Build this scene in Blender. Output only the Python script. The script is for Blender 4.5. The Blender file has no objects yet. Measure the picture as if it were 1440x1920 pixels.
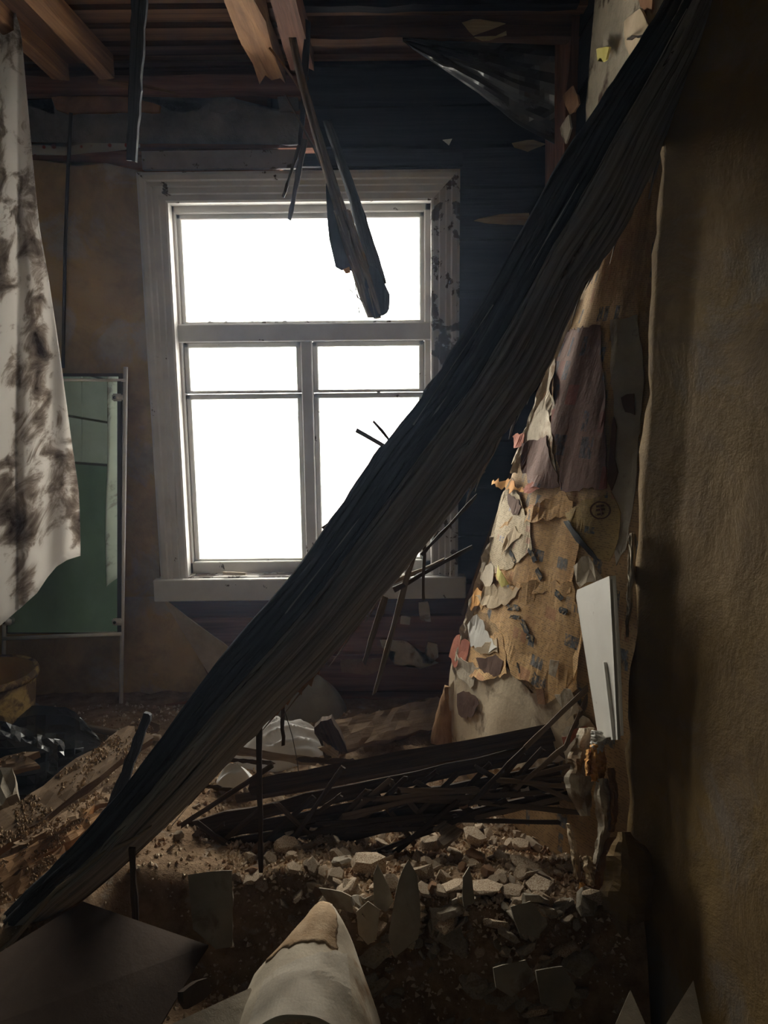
import bpy, bmesh, math, random
from mathutils import Vector, Matrix, noise

random.seed(7)
SC = bpy.context.scene
COL = SC.collection

# ------------------------------------------------------------------ camera, sky, exposure
F, PITCH, ROLL, CAMZ = 1500.0, math.radians(10.0), math.radians(0.6), 1.5
_c, _s = math.cos(PITCH), math.sin(PITCH)
RIGHT, UP, FWD = Vector((1, 0, 0)), Vector((0, _s, _c)), Vector((0, _c, -_s))
XC = RIGHT * math.cos(ROLL) - UP * math.sin(ROLL)
YC = RIGHT * math.sin(ROLL) + UP * math.cos(ROLL)
cam = bpy.data.cameras.new('camera')
cam.sensor_fit = 'VERTICAL'
cam.sensor_height = 24.0
cam.lens = F / 1920 * 24.0
cam.clip_start = 0.05
camo = bpy.data.objects.new('camera', cam)
COL.objects.link(camo)
camo.matrix_world = Matrix(((XC.x, YC.x, -FWD.x, 0), (XC.y, YC.y, -FWD.y, 0), (XC.z, YC.z, -FWD.z, CAMZ), (0, 0, 0, 1)))
SC.camera = camo

world = bpy.data.worlds.new('overcast')
SC.world = world
world.use_nodes = True
bg = world.node_tree.nodes['Background']
bg.inputs['Color'].default_value = (1.0, 0.935, 0.85, 1)
bg.inputs['Strength'].default_value = 9.0

pl = bpy.data.lights.new('window_daylight_portal', 'AREA')      # sampling guide for the sky through the window
pl.shape = 'RECTANGLE'
pl.size, pl.size_y = 1.25, 1.75
pl.cycles.is_portal = True
plo = bpy.data.objects.new('window_daylight_portal', pl)
COL.objects.link(plo)
plo.location = (-0.33, 3.62, 1.42)
plo.rotation_euler = (math.radians(-90), 0, 0)

SC.view_settings.view_transform = 'Standard'
SC.view_settings.look = 'None'
SC.view_settings.gamma = 1.0
SC.view_settings.use_curve_mapping = False
SC.view_settings.exposure = 1.25
SC.cycles.max_bounces = 10
SC.cycles.diffuse_bounces = 6
SC.cycles.transparent_max_bounces = 12


def at(px, py, Y):
    """World point on the plane y=Y along the sight line of photo pixel (px, py)."""
    u, v = (px - 720) / F, (960 - py) / F
    d = XC * u + YC * v + FWD
    t = Y / d.y
    return Vector((d.x * t, Y, CAMZ + d.z * t))


def atz(px, py, z):
    u, v = (px - 720) / F, (960 - py) / F
    d = XC * u + YC * v + FWD
    t = (z - CAMZ) / d.z
    return Vector((d.x * t, d.y * t, z))


def lerp(a, b, t):
    return a + (b - a) * t


def sstep(a, b, x):
    t = max(0.0, min(1.0, (x - a) / (b - a)))
    return t * t * (3 - 2 * t)


def interp(tab, x):
    """Piecewise linear table [(x, y), ...]."""
    if x <= tab[0][0]:
        return tab[0][1]
    for (x0, y0), (x1, y1) in zip(tab, tab[1:]):
        if x <= x1:
            return lerp(y0, y1, (x - x0) / (x1 - x0))
    return tab[-1][1]


# ------------------------------------------------------------------ materials
def _nt(name):
    m = bpy.data.materials.new(name)
    m.use_nodes = True
    nt = m.node_tree
    b = nt.nodes['Principled BSDF']
    b.inputs['Specular IOR Level'].default_value = 0.2
    return m, nt, b


def N(nt, t, **kw):
    n = nt.nodes.new(t)
    for k, v in kw.items():
        if k in n.inputs:
            n.inputs[k].default_value = v
        else:
            setattr(n, k, v)
    return n


def ramp(nt, fac, stops):
    r = nt.nodes.new('ShaderNodeValToRGB')
    e = r.color_ramp.elements
    while len(e) < len(stops):
        e.new(0.5)
    for el, (p, c) in zip(e, stops):
        el.position = p
        el.color = (c[0], c[1], c[2], 1) if not isinstance(c, (int, float)) else (c, c, c, 1)
    nt.links.new(fac, r.inputs['Fac'])
    return r.outputs['Color']


def mix(nt, fac, a, b, mode='MIX'):
    m = nt.nodes.new('ShaderNodeMix')
    m.data_type = 'RGBA'
    m.blend_type = mode
    for val, idx in ((fac, 0), (a, 6), (b, 7)):
        if hasattr(val, 'is_linked'):
            nt.links.new(val, m.inputs[idx])
        elif isinstance(val, (int, float)):
            m.inputs[idx].default_value = val
        else:
            m.inputs[idx].default_value = (val[0], val[1], val[2], 1)
    return m.outputs[2]


def coords(nt, kind, scale, rnd=True):
    tc = nt.nodes.new('ShaderNodeTexCoord')
    mp = nt.nodes.new('ShaderNodeMapping')
    mp.inputs['Scale'].default_value = scale
    nt.links.new(tc.outputs[kind], mp.inputs['Vector'])
    if rnd:
        oi = nt.nodes.new('ShaderNodeObjectInfo')
        ml = nt.nodes.new('ShaderNodeVectorMath')
        ml.operation = 'SCALE'
        ml.inputs[0].default_value = (37, 21, 53)
        nt.links.new(oi.outputs['Random'], ml.inputs['Scale'])
        nt.links.new(ml.outputs[0], mp.inputs['Location'])
    return mp.outputs['Vector']


def noise_n(nt, vec, scale, detail=5, rough=0.6, dist=0.0):
    n = N(nt, 'ShaderNodeTexNoise', Scale=scale, Detail=detail, Roughness=rough, Distortion=dist)
    nt.links.new(vec, n.inputs['Vector'])
    return n.outputs['Fac']


def bump(nt, b, h, strength, dist=0.01):
    bp = N(nt, 'ShaderNodeBump', Strength=strength, Distance=dist)
    nt.links.new(h, bp.inputs['Height'])
    nt.links.new(bp.outputs['Normal'], b.inputs['Normal'])


def vary(nt, col, lo=0.75, hi=1.25):
    """Brightness difference from piece to piece."""
    oi = nt.nodes.new('ShaderNodeObjectInfo')
    mr = N(nt, 'ShaderNodeMapRange')
    mr.inputs['To Min'].default_value = lo
    mr.inputs['To Max'].default_value = hi
    nt.links.new(oi.outputs['Random'], mr.inputs['Value'])
    cmb = nt.nodes.new('ShaderNodeCombineColor')
    for i in range(3):
        nt.links.new(mr.outputs['Result'], cmb.inputs[i])
    return mix(nt, 1.0, col, cmb.outputs[0], 'MULTIPLY')


def wood(name, dark, light, gl=2.5, gw=70, rough=0.8, bmp=0.5, dirt=None, dirt_amt=0.5, var=(0.75, 1.25)):
    """Grain runs along UV u (metres)."""
    m, nt, b = _nt(name)
    v = coords(nt, 'UV', (gl, gw, 1))
    g = noise_n(nt, v, 1.0, 7, 0.65, 0.3)
    col = ramp(nt, g, [(0.3, dark), (0.72, light)])
    if dirt:
        d = noise_n(nt, coords(nt, 'UV', (6, 9, 1)), 1.0, 6, 0.65)
        fac = ramp(nt, d, [(0.62 - dirt_amt * 0.3, 0.0), (0.8 - dirt_amt * 0.3, 1.0)])
        col = mix(nt, fac, col, dirt)
    nt.links.new(vary(nt, col, *var), b.inputs['Base Color'])
    b.inputs['Roughness'].default_value = rough
    bump(nt, b, g, bmp, 0.006)
    return m


def mottled(name, c1, c2, scale=6, rough=0.85, bmp=0.3, kind='Object', c3=None, t3=0.62, s3=3, var=None, bscale=None, bdist=0.006):
    m, nt, b = _nt(name)
    v = coords(nt, kind, (1, 1, 1))
    n = noise_n(nt, v, scale, 8, 0.65)
    col = ramp(nt, n, [(0.32, c1), (0.68, c2)])
    if c3:
        d = noise_n(nt, v, s3, 6, 0.6, 0.4)
        col = mix(nt, ramp(nt, d, [(t3 - 0.05, 0.0), (t3 + 0.05, 1.0)]), col, c3)
    if var:
        col = vary(nt, col, *var)
    nt.links.new(col, b.inputs['Base Color'])
    b.inputs['Roughness'].default_value = rough
    bump(nt, b, noise_n(nt, v, bscale or scale * 6, 6, 0.7), bmp, bdist)
    return m


M = {}
M['grey_wood'] = wood('weathered_grey_wood', (0.1, 0.088, 0.08), (0.5, 0.44, 0.38), 1.8, 110, bmp=0.7, var=(0.85, 1.1))
M['tar_wood'] = wood('tar_blackened_wood', (0.012, 0.013, 0.017), (0.1, 0.1, 0.105), 1.8, 110, bmp=0.7)
M['splinter'] = wood('splintered_pale_wood', (0.14, 0.1, 0.07), (0.42, 0.33, 0.24), 3, 120)
M['lath'] = wood('old_lath_wood', (0.07, 0.045, 0.03), (0.2, 0.14, 0.09), 3, 110)
M['lath_dark'] = wood('dark_lath_wood', (0.03, 0.02, 0.014), (0.1, 0.065, 0.042), 3, 110)
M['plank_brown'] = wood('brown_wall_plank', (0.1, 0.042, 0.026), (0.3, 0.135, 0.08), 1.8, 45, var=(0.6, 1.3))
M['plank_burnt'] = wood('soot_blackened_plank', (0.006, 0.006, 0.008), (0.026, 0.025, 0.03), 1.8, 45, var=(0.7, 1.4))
M['ceiling_wood'] = wood('ceiling_board_wood', (0.075, 0.034, 0.018), (0.24, 0.12, 0.062), 1.6, 40, var=(0.6, 1.2))
M['joist_wood'] = wood('joist_wood', (0.13, 0.06, 0.028), (0.36, 0.185, 0.085), 2, 40, var=(0.85, 1.1))
M['dusty_wood'] = wood('dust_covered_board', (0.15, 0.095, 0.055), (0.33, 0.22, 0.13), 4, 45, bmp=1.0, dirt=(0.16, 0.1, 0.055), dirt_amt=0.6)
M['rotten_wood'] = wood('crumbling_orange_wood', (0.22, 0.11, 0.05), (0.5, 0.3, 0.15), 6, 60, bmp=1.0, dirt=(0.16, 0.09, 0.05), dirt_amt=0.4)
M['yellow_wood'] = wood('torn_yellow_wood', (0.3, 0.2, 0.09), (0.6, 0.45, 0.22), 3, 70)
M['crumbs'] = mottled('pale_sawdust_crumbs', (0.26, 0.17, 0.1), (0.48, 0.35, 0.22), 30, 0.95, 0.3)
M['sawdust'] = mottled('sawdust_and_dirt', (0.19, 0.11, 0.06), (0.5, 0.34, 0.21), 14, 0.95, 1.0, bscale=60, bdist=0.02, c3=(0.5, 0.42, 0.34), t3=0.66, s3=9)
M['plaster_chip'] = mottled('broken_plaster', (0.54, 0.42, 0.29), (0.8, 0.66, 0.5), 14, 0.9, 0.7, c3=(0.3, 0.17, 0.09), t3=0.54, s3=18, var=(0.65, 1.15))
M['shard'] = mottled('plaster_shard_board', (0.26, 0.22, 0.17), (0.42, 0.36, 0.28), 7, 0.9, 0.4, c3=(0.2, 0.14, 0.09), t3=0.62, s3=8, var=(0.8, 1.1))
M['brick'] = mottled('crumbly_orange_brick', (0.35, 0.17, 0.08), (0.55, 0.34, 0.2), 22, 0.95, 1.0)
M['hardboard'] = mottled('dark_brown_hardboard', (0.055, 0.036, 0.025), (0.085, 0.058, 0.042), 5, 0.85, 0.25, c3=(0.035, 0.025, 0.02), t3=0.7, s3=9)
M['sheet'] = mottled('dusty_cream_board', (0.55, 0.46, 0.35), (0.74, 0.64, 0.5), 5, 0.8, 0.3, c3=(0.36, 0.22, 0.12), t3=0.56, s3=5)
M['brown_dust'] = mottled('brown_sawdust_film', (0.3, 0.18, 0.09), (0.5, 0.36, 0.23), 16, 0.95, 0.5, c3=(0.58, 0.48, 0.36), t3=0.55, s3=9)
M['sheet_pale'] = mottled('cream_paper_layer', (0.58, 0.5, 0.4), (0.74, 0.66, 0.55), 4, 0.8, 0.25, c3=(0.42, 0.32, 0.22), t3=0.66, s3=9)
M['white_board'] = mottled('white_painted_board', (0.55, 0.52, 0.47), (0.66, 0.63, 0.58), 3, 0.6, 0.15, c3=(0.3, 0.24, 0.2), t3=0.74, s3=18)
M['paper_white'] = mottled('torn_white_paper', (0.46, 0.38, 0.28), (0.72, 0.63, 0.5), 9, 0.9, 0.5, c3=(0.3, 0.2, 0.12), t3=0.58, s3=9)
M['paper_beige'] = mottled('torn_beige_paper', (0.45, 0.33, 0.2), (0.65, 0.52, 0.36), 8, 0.9, 0.4)
M['paper_orange'] = mottled('torn_orange_paper', (0.5, 0.22, 0.06), (0.72, 0.38, 0.12), 10, 0.9, 0.3)
M['paper_red'] = mottled('torn_red_paper', (0.26, 0.07, 0.04), (0.42, 0.15, 0.09), 10, 0.9, 0.3)
M['paper_brown'] = mottled('brown_paper_back', (0.2, 0.1, 0.05), (0.38, 0.2, 0.1), 10, 0.9, 0.5)
M['cream_plaster'] = mottled('cream_limewash', (0.56, 0.44, 0.3), (0.74, 0.62, 0.45), 6, 0.9, 0.35, c3=(0.24, 0.16, 0.1), t3=0.6, s3=6)
M['ink_blue'] = mottled('faded_blue_black_ink', (0.045, 0.05, 0.055), (0.11, 0.11, 0.11), 40, 0.9, 0.2, c3=(0.4, 0.27, 0.14), t3=0.58, s3=45)
M['panel_paper'] = mottled('brown_pasted_paper', (0.24, 0.16, 0.09), (0.42, 0.3, 0.18), 7, 0.9, 0.5, c3=(0.12, 0.075, 0.045), t3=0.6, s3=5)
M['paper_yellow'] = mottled('torn_yellow_paper', (0.6, 0.52, 0.12), (0.75, 0.66, 0.25), 9, 0.9, 0.3)
M['ink'] = mottled('faded_ink', (0.08, 0.04, 0.03), (0.16, 0.09, 0.06), 12, 0.9, 0.2)
M['cloth_white'] = mottled('white_cotton', (0.68, 0.67, 0.66), (0.8, 0.78, 0.76), 5, 0.95, 0.2)
M['cloth_grey'] = mottled('dusty_grey_ticking', (0.24, 0.22, 0.18), (0.38, 0.34, 0.28), 5, 0.95, 0.3)
M['plaster_grey'] = mottled('grey_daub', (0.14, 0.13, 0.13), (0.27, 0.25, 0.24), 7, 0.95, 0.8, bdist=0.02)
M['plaster_old'] = mottled('flaking_whitewash', (0.36, 0.31, 0.23), (0.55, 0.48, 0.36), 8, 0.95, 0.8, c3=(0.1, 0.06, 0.04), t3=0.6, s3=9, bdist=0.02)
M['plaster_grey_strip'] = mottled('stained_pale_paper', (0.3, 0.25, 0.2), (0.5, 0.44, 0.36), 6, 0.95, 0.5, c3=(0.12, 0.08, 0.05), t3=0.66, s3=10)
M['white_wall'] = mottled('whitewashed_panel', (0.5, 0.52, 0.48), (0.62, 0.64, 0.6), 3, 0.9, 0.2)
M['green_wall'] = mottled('green_oil_paint', (0.15, 0.21, 0.14), (0.22, 0.29, 0.2), 2, 0.6, 0.2)
M['dark_room'] = mottled('dim_brown_wall', (0.05, 0.04, 0.03), (0.09, 0.07, 0.05), 3, 0.9, 0.3)
M['snow'] = mottled('snow', (0.8, 0.81, 0.83), (0.86, 0.87, 0.88), 2, 0.9, 0.3)
M['bucket'] = mottled('yellow_enamel_with_dirt', (0.5, 0.32, 0.1), (0.7, 0.5, 0.2), 8, 0.6, 0.9, c3=(0.2, 0.13, 0.065), t3=0.49, s3=11)
M['bucket_in'] = mottled('yellow_enamel_inside', (0.45, 0.26, 0.06), (0.6, 0.38, 0.12), 5, 0.5, 0.2)


def plain(name, col, rough, metal=0.0, spec=0.5):
    m, nt, b = _nt(name)
    v = coords(nt, 'Object', (1, 1, 1))
    n = noise_n(nt, v, 12, 5)
    c = ramp(nt, n, [(0.3, [x * 0.75 for x in col]), (0.7, col)])
    nt.links.new(c, b.inputs['Base Color'])
    b.inputs['Roughness'].default_value = rough
    b.inputs['Metallic'].default_value = metal
    b.inputs['Specular IOR Level'].default_value = spec
    return m


M['chrome'] = plain('tarnished_chrome', (0.85, 0.82, 0.77), 0.35, 0.35)
M['black_plastic'] = plain('black_polythene', (0.012, 0.012, 0.014), 0.28, 0, 0.6)
M['grey_plastic'] = plain('grey_polythene', (0.09, 0.09, 0.09), 0.3, 0, 0.6)
M['dark_metal'] = plain('rusty_dark_metal', (0.035, 0.028, 0.026), 0.6, 0.3)
M['film'] = plain('sooty_plastic_film', (0.05, 0.05, 0.055), 0.3, 0, 0.6)
M['wire'] = plain('dark_wire', (0.05, 0.04, 0.03), 0.6, 0.3)


def mat_mirror():
    m, nt, b = _nt('greenish_mirror_glass')
    b.inputs['Metallic'].default_value = 1.0
    b.inputs['Base Color'].default_value = (0.62, 0.74, 0.64, 1)
    b.inputs['Roughness'].default_value = 0.015
    d = nt.nodes.new('ShaderNodeBsdfDiffuse')
    d.inputs['Color'].default_value = (0.25, 0.24, 0.2, 1)
    ms = nt.nodes.new('ShaderNodeMixShader')
    n = noise_n(nt, coords(nt, 'Object', (1, 1, 1)), 9, 6)
    f = ramp(nt, n, [(0.4, 0.02), (0.8, 0.2)])
    nt.links.new(f, ms.inputs[0])
    nt.links.new(b.outputs[0], ms.inputs[1])
    nt.links.new(d.outputs[0], ms.inputs[2])
    nt.links.new(ms.outputs[0], nt.nodes['Material Output'].inputs['Surface'])
    return m


def mat_glass():
    m = bpy.data.materials.new('dusty_window_glass')
    m.use_nodes = True
    nt = m.node_tree
    nt.nodes.remove(nt.nodes['Principled BSDF'])
    tr = N(nt, 'ShaderNodeBsdfTransparent')
    tr.inputs['Color'].default_value = (0.95, 0.97, 0.96, 1)
    gl = N(nt, 'ShaderNodeBsdfGlossy')
    gl.inputs['Roughness'].default_value = 0.03
    fr = N(nt, 'ShaderNodeFresnel', IOR=1.25)
    m1 = N(nt, 'ShaderNodeMixShader')
    nt.links.new(fr.outputs[0], m1.inputs[0])
    nt.links.new(tr.outputs[0], m1.inputs[1])
    nt.links.new(gl.outputs[0], m1.inputs[2])
    dt = N(nt, 'ShaderNodeBsdfTranslucent')
    dt.inputs['Color'].default_value = (0.7, 0.7, 0.66, 1)
    n = noise_n(nt, coords(nt, 'Object', (1, 1, 1)), 5, 8, 0.7)
    f = ramp(nt, n, [(0.5, 0.02), (0.75, 0.2)])
    m2 = N(nt, 'ShaderNodeMixShader')
    nt.links.new(f, m2.inputs[0])
    nt.links.new(m1.outputs[0], m2.inputs[1])
    nt.links.new(dt.outputs[0], m2.inputs[2])
    nt.links.new(m2.outputs[0], nt.nodes['Material Output'].inputs['Surface'])
    return m


def mat_curtain():
    m = bpy.data.materials.new('soiled_white_curtain')
    m.use_nodes = True
    nt = m.node_tree
    nt.nodes.remove(nt.nodes['Principled BSDF'])
    v = coords(nt, 'UV', (1, 1, 1))
    mp = N(nt, 'ShaderNodeMapping')
    mp.inputs['Rotation'].default_value = (0, 0, math.radians(-32))
    mp.inputs['Scale'].default_value = (5, 15, 1)
    nt.links.new(v, mp.inputs['Vector'])
    s = noise_n(nt, mp.outputs[0], 1.0, 9, 0.72, 0.7)
    big = noise_n(nt, v, 3.2, 3, 0.5)
    ad = N(nt, 'ShaderNodeMath', operation='ADD')
    nt.links.new(s, ad.inputs[0])
    nt.links.new(big, ad.inputs[1])
    dv = N(nt, 'ShaderNodeMath', operation='MULTIPLY')
    dv.inputs[1].default_value = 0.6
    nt.links.new(ad.outputs[0], dv.inputs[0])
    col = ramp(nt, dv.outputs[0], [(0.0, (0.82, 0.79, 0.76)), (0.575, (0.74, 0.71, 0.68)), (0.635, (0.4, 0.35, 0.31)), (0.75, (0.1, 0.075, 0.065))])
    df = N(nt, 'ShaderNodeBsdfDiffuse')
    tl = N(nt, 'ShaderNodeBsdfTranslucent')
    nt.links.new(col, df.inputs['Color'])
    nt.links.new(col, tl.inputs['Color'])
    ms = N(nt, 'ShaderNodeMixShader')
    ms.inputs[0].default_value = 0.6
    nt.links.new(df.outputs[0], ms.inputs[1])
    nt.links.new(tl.outputs[0], ms.inputs[2])
    nt.links.new(ms.outputs[0], nt.nodes['Material Output'].inputs['Surface'])
    return m


def mat_paint(name, t=0.62, col=((0.6, 0.58, 0.55), (0.74, 0.72, 0.69)), wash=0.0):
    """Old white paint flaking off dark wood."""
    m, nt, b = _nt(name)
    v = coords(nt, 'Object', (1, 1, 1))
    base = ramp(nt, noise_n(nt, v, 7, 6), [(0.3, col[0]), (0.7, col[1])])
    fl = noise_n(nt, v, 11, 7, 0.62, 0.3)
    mask = ramp(nt, fl, [(t, 0.0), (t + 0.02, 1.0)])
    c = mix(nt, mask, base, (0.09, 0.065, 0.05))
    nt.links.new(c, b.inputs['Base Color'])
    b.inputs['Roughness'].default_value = 0.6
    iv = N(nt, 'ShaderNodeMath', operation='SUBTRACT')
    iv.inputs[0].default_value = 1.0
    nt.links.new(mask, iv.inputs[1])
    bump(nt, b, iv.outputs[0], 0.5, 0.003)
    return m


def mat_wallpaper(name, c1, c2, patch, k=1.0):
    """Faded ochre paper with cloudy grey flower sprays."""
    m, nt, b = _nt(name)
    v = coords(nt, 'Object', (1, 1, 1), rnd=False)
    base = ramp(nt, noise_n(nt, v, 1.6, 5), [(0.3, c1), (0.7, c2)])
    vo = N(nt, 'ShaderNodeTexVoronoi', Scale=3.6 * k)
    vo.inputs['Randomness'].default_value = 1.0
    w = noise_n(nt, v, 5, 7, 0.7, 0.8)
    wv = N(nt, 'ShaderNodeVectorMath', operation='SCALE')
    wv.inputs['Scale'].default_value = 1.0
    nt.links.new(v, wv.inputs[0])
    nt.links.new(wv.outputs[0], vo.inputs['Vector'])
    ad = N(nt, 'ShaderNodeMath', operation='MULTIPLY_ADD')
    ad.inputs[1].default_value = 1.1
    nt.links.new(w, ad.inputs[0])
    nt.links.new(vo.outputs['Distance'], ad.inputs[2])
    mask = ramp(nt, ad.outputs[0], [(0.72, 0.75), (0.95, 0.0)])
    c = mix(nt, mask, base, patch)
    st = noise_n(nt, v, 2.3, 7, 0.7, 0.6)
    c = mix(nt, ramp(nt, st, [(0.45, 0.0), (0.72, 0.7)]), c, (0.13, 0.085, 0.06))
    nt.links.new(c, b.inputs['Base Color'])
    b.inputs['Roughness'].default_value = 0.75
    bump(nt, b, noise_n(nt, v, 5, 8, 0.7, 0.3), 0.5, 0.02)
    return m


def mat_news(name, paper1, paper2, dark=(0.06, 0.07, 0.08), red=(0.4, 0.16, 0.09), share=0.13, cell=(0.075, 0.042)):
    """Classified-ad pages: columns of fine text, dark picture blocks and red headings (UV in metres)."""
    m, nt, b = _nt(name)
    v = coords(nt, 'UV', (1, 1, 1))
    base = ramp(nt, noise_n(nt, v, 7, 7), [(0.3, paper1), (0.7, paper2)])
    # lines of text
    tx = N(nt, 'ShaderNodeTexBrick')
    tx.inputs['Color1'].default_value = (0, 0, 0, 1)
    tx.inputs['Color2'].default_value = (1, 1, 1, 1)
    tx.inputs['Mortar'].default_value = (1, 1, 1, 1)
    tx.inputs['Scale'].default_value = 1.0
    tx.inputs['Mortar Size'].default_value = 0.0013
    tx.inputs['Brick Width'].default_value = 0.013
    tx.inputs['Row Height'].default_value = 0.005
    nt.links.new(v, tx.inputs['Vector'])
    tmask = ramp(nt, tx.outputs['Color'], [(0.3, 0.5), (0.75, 0.0)])
    c = mix(nt, tmask, base, (0.13, 0.09, 0.06))
    # advertisement blocks
    br = N(nt, 'ShaderNodeTexBrick')
    br.inputs['Color1'].default_value = (0, 0, 0, 1)
    br.inputs['Color2'].default_value = (1, 1, 1, 1)
    br.inputs['Mortar'].default_value = (1, 1, 1, 1)
    br.inputs['Scale'].default_value = 1.0
    br.inputs['Mortar Size'].default_value = 0.007
    br.inputs['Brick Width'].default_value = cell[0]
    br.inputs['Row Height'].default_value = cell[1]
    br.offset = 0.37
    br.squash = 0.6
    br.squash_frequency = 3
    nt.links.new(v, br.inputs['Vector'])
    dm = ramp(nt, br.outputs['Color'], [(share, 0.92), (share + 0.02, 0.0)])
    wear = ramp(nt, noise_n(nt, v, 45, 6, 0.7), [(0.4, 0.0), (0.52, 1.0)])
    dm = mix(nt, 1.0, dm, wear, 'MULTIPLY')
    rm = ramp(nt, br.outputs['Color'], [(share + 0.02, 0.0), (share + 0.03, 0.5), (share + 0.09, 0.5), (share + 0.1, 0.0)])
    pic = ramp(nt, noise_n(nt, v, 70, 3), [(0.35, dark), (0.7, tuple(x * 3 + 0.03 for x in dark))])
    c = mix(nt, dm, c, pic)
    c = mix(nt, rm, c, red)
    st = noise_n(nt, coords(nt, 'UV', (1, 0.5, 1)), 4, 8, 0.7, 0.8)
    c = mix(nt, ramp(nt, st, [(0.52, 0.0), (0.7, 0.8)]), c, tuple(x * 0.45 for x in paper1))
    nt.links.new(c, b.inputs['Base Color'])
    b.inputs['Roughness'].default_value = 0.85
    bump(nt, b, noise_n(nt, v, 18, 7, 0.7), 0.5, 0.006)
    return m


def mat_border():
    m, nt, b = _nt('wallpaper_border_print')
    v = coords(nt, 'UV', (1, 1, 1), rnd=False)
    vo = N(nt, 'ShaderNodeTexVoronoi', Scale=28.0)
    vo.inputs['Randomness'].default_value = 0.35
    nt.links.new(v, vo.inputs['Vector'])
    c = mix(nt, ramp(nt, vo.outputs['Distance'], [(0.22, 1.0), (0.3, 0.0)]), (0.5, 0.46, 0.4), (0.3, 0.06, 0.04))
    nt.links.new(c, b.inputs['Base Color'])
    b.inputs['Roughness'].default_value = 0.8
    return m


M['mirror'] = mat_mirror()
M['glass'] = mat_glass()
M['curtain'] = mat_curtain()
M['paint'] = mat_paint('white_window_paint', 0.66)
M['paint_worn'] = mat_paint('flaking_white_paint', 0.53, ((0.42, 0.4, 0.38), (0.58, 0.55, 0.52)))
M['paint_header'] = mat_paint('dirty_lilac_paint', 0.56, ((0.2, 0.17, 0.17), (0.32, 0.28, 0.28)))
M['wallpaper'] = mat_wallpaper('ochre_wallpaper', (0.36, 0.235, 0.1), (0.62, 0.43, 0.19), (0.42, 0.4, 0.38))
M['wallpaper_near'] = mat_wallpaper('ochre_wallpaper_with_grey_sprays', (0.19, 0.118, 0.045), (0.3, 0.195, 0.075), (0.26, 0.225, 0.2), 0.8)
M['news'] = mat_news('classified_pages', (0.55, 0.32, 0.135), (0.72, 0.46, 0.22))
M['news_pale'] = mat_news('pale_classified_pages', (0.46, 0.36, 0.23), (0.6, 0.49, 0.33), dark=(0.12, 0.12, 0.17), red=(0.5, 0.24, 0.18), share=0.07, cell=(0.05, 0.03))
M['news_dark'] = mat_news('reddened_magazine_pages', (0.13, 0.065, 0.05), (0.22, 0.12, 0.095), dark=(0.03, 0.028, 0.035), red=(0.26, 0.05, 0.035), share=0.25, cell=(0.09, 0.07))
M['news_base'] = mat_news('stained_old_pages', (0.36, 0.22, 0.1), (0.58, 0.39, 0.2), red=(0.36, 0.17, 0.1), share=0.1, cell=(0.06, 0.05))
M['news_poster'] = mat_news('blue_banded_page', (0.38, 0.26, 0.1), (0.52, 0.37, 0.16), dark=(0.03, 0.05, 0.07), share=0.12, cell=(0.1, 0.03))
M['border'] = mat_border()


# ------------------------------------------------------------------ object helpers
WORLD = {}          # world matrix of each root


def tag(o, label=None, cat=None, group=None, kind=None):
    for k, v in (('label', label), ('category', cat), ('group', group), ('kind', kind)):
        if v:
            o[k] = v
    return o


def link(o, mw, parent=None):
    COL.objects.link(o)
    if parent is not None:
        o.parent = parent
        o.matrix_parent_inverse = WORLD[parent.name].inverted()
    o.matrix_basis = mw
    WORLD[o.name] = mw.copy()
    return o


def empty(name, loc, label=None, cat=None, group=None, kind=None):
    o = bpy.data.objects.new(name, None)
    o.empty_display_size = 0.1
    link(o, Matrix.Translation(Vector(loc)))
    return tag(o, label, cat, group, kind)


def finish(name, bm, mat, mw=None, parent=None, smooth=False):
    me = bpy.data.meshes.new(name)
    bmesh.ops.recalc_face_normals(bm, faces=bm.faces[:])
    bm.to_mesh(me)
    bm.free()
    if smooth:
        for p in me.polygons:
            p.use_smooth = True
    me.materials.append(mat)
    o = bpy.data.objects.new(name, me)
    if mw is None:                                   # points were in world space: put the origin at the middle
        c = sum((v.co for v in me.vertices), Vector()) / max(1, len(me.vertices))
        me.transform(Matrix.Translation(-c))
        mw = Matrix.Translation(c)
    return link(o, mw, parent)


def frame(p0, p1, nrm):
    x = (p1 - p0).normalized()
    n = Vector(nrm)
    y = n.cross(x)
    if y.length < 1e-5:
        y = Vector((0, 0, 1)).cross(x)
    y.normalize()
    z = x.cross(y)
    m = Matrix((x, y, z)).transposed().to_4x4()
    m.translation = p0
    return m


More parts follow.
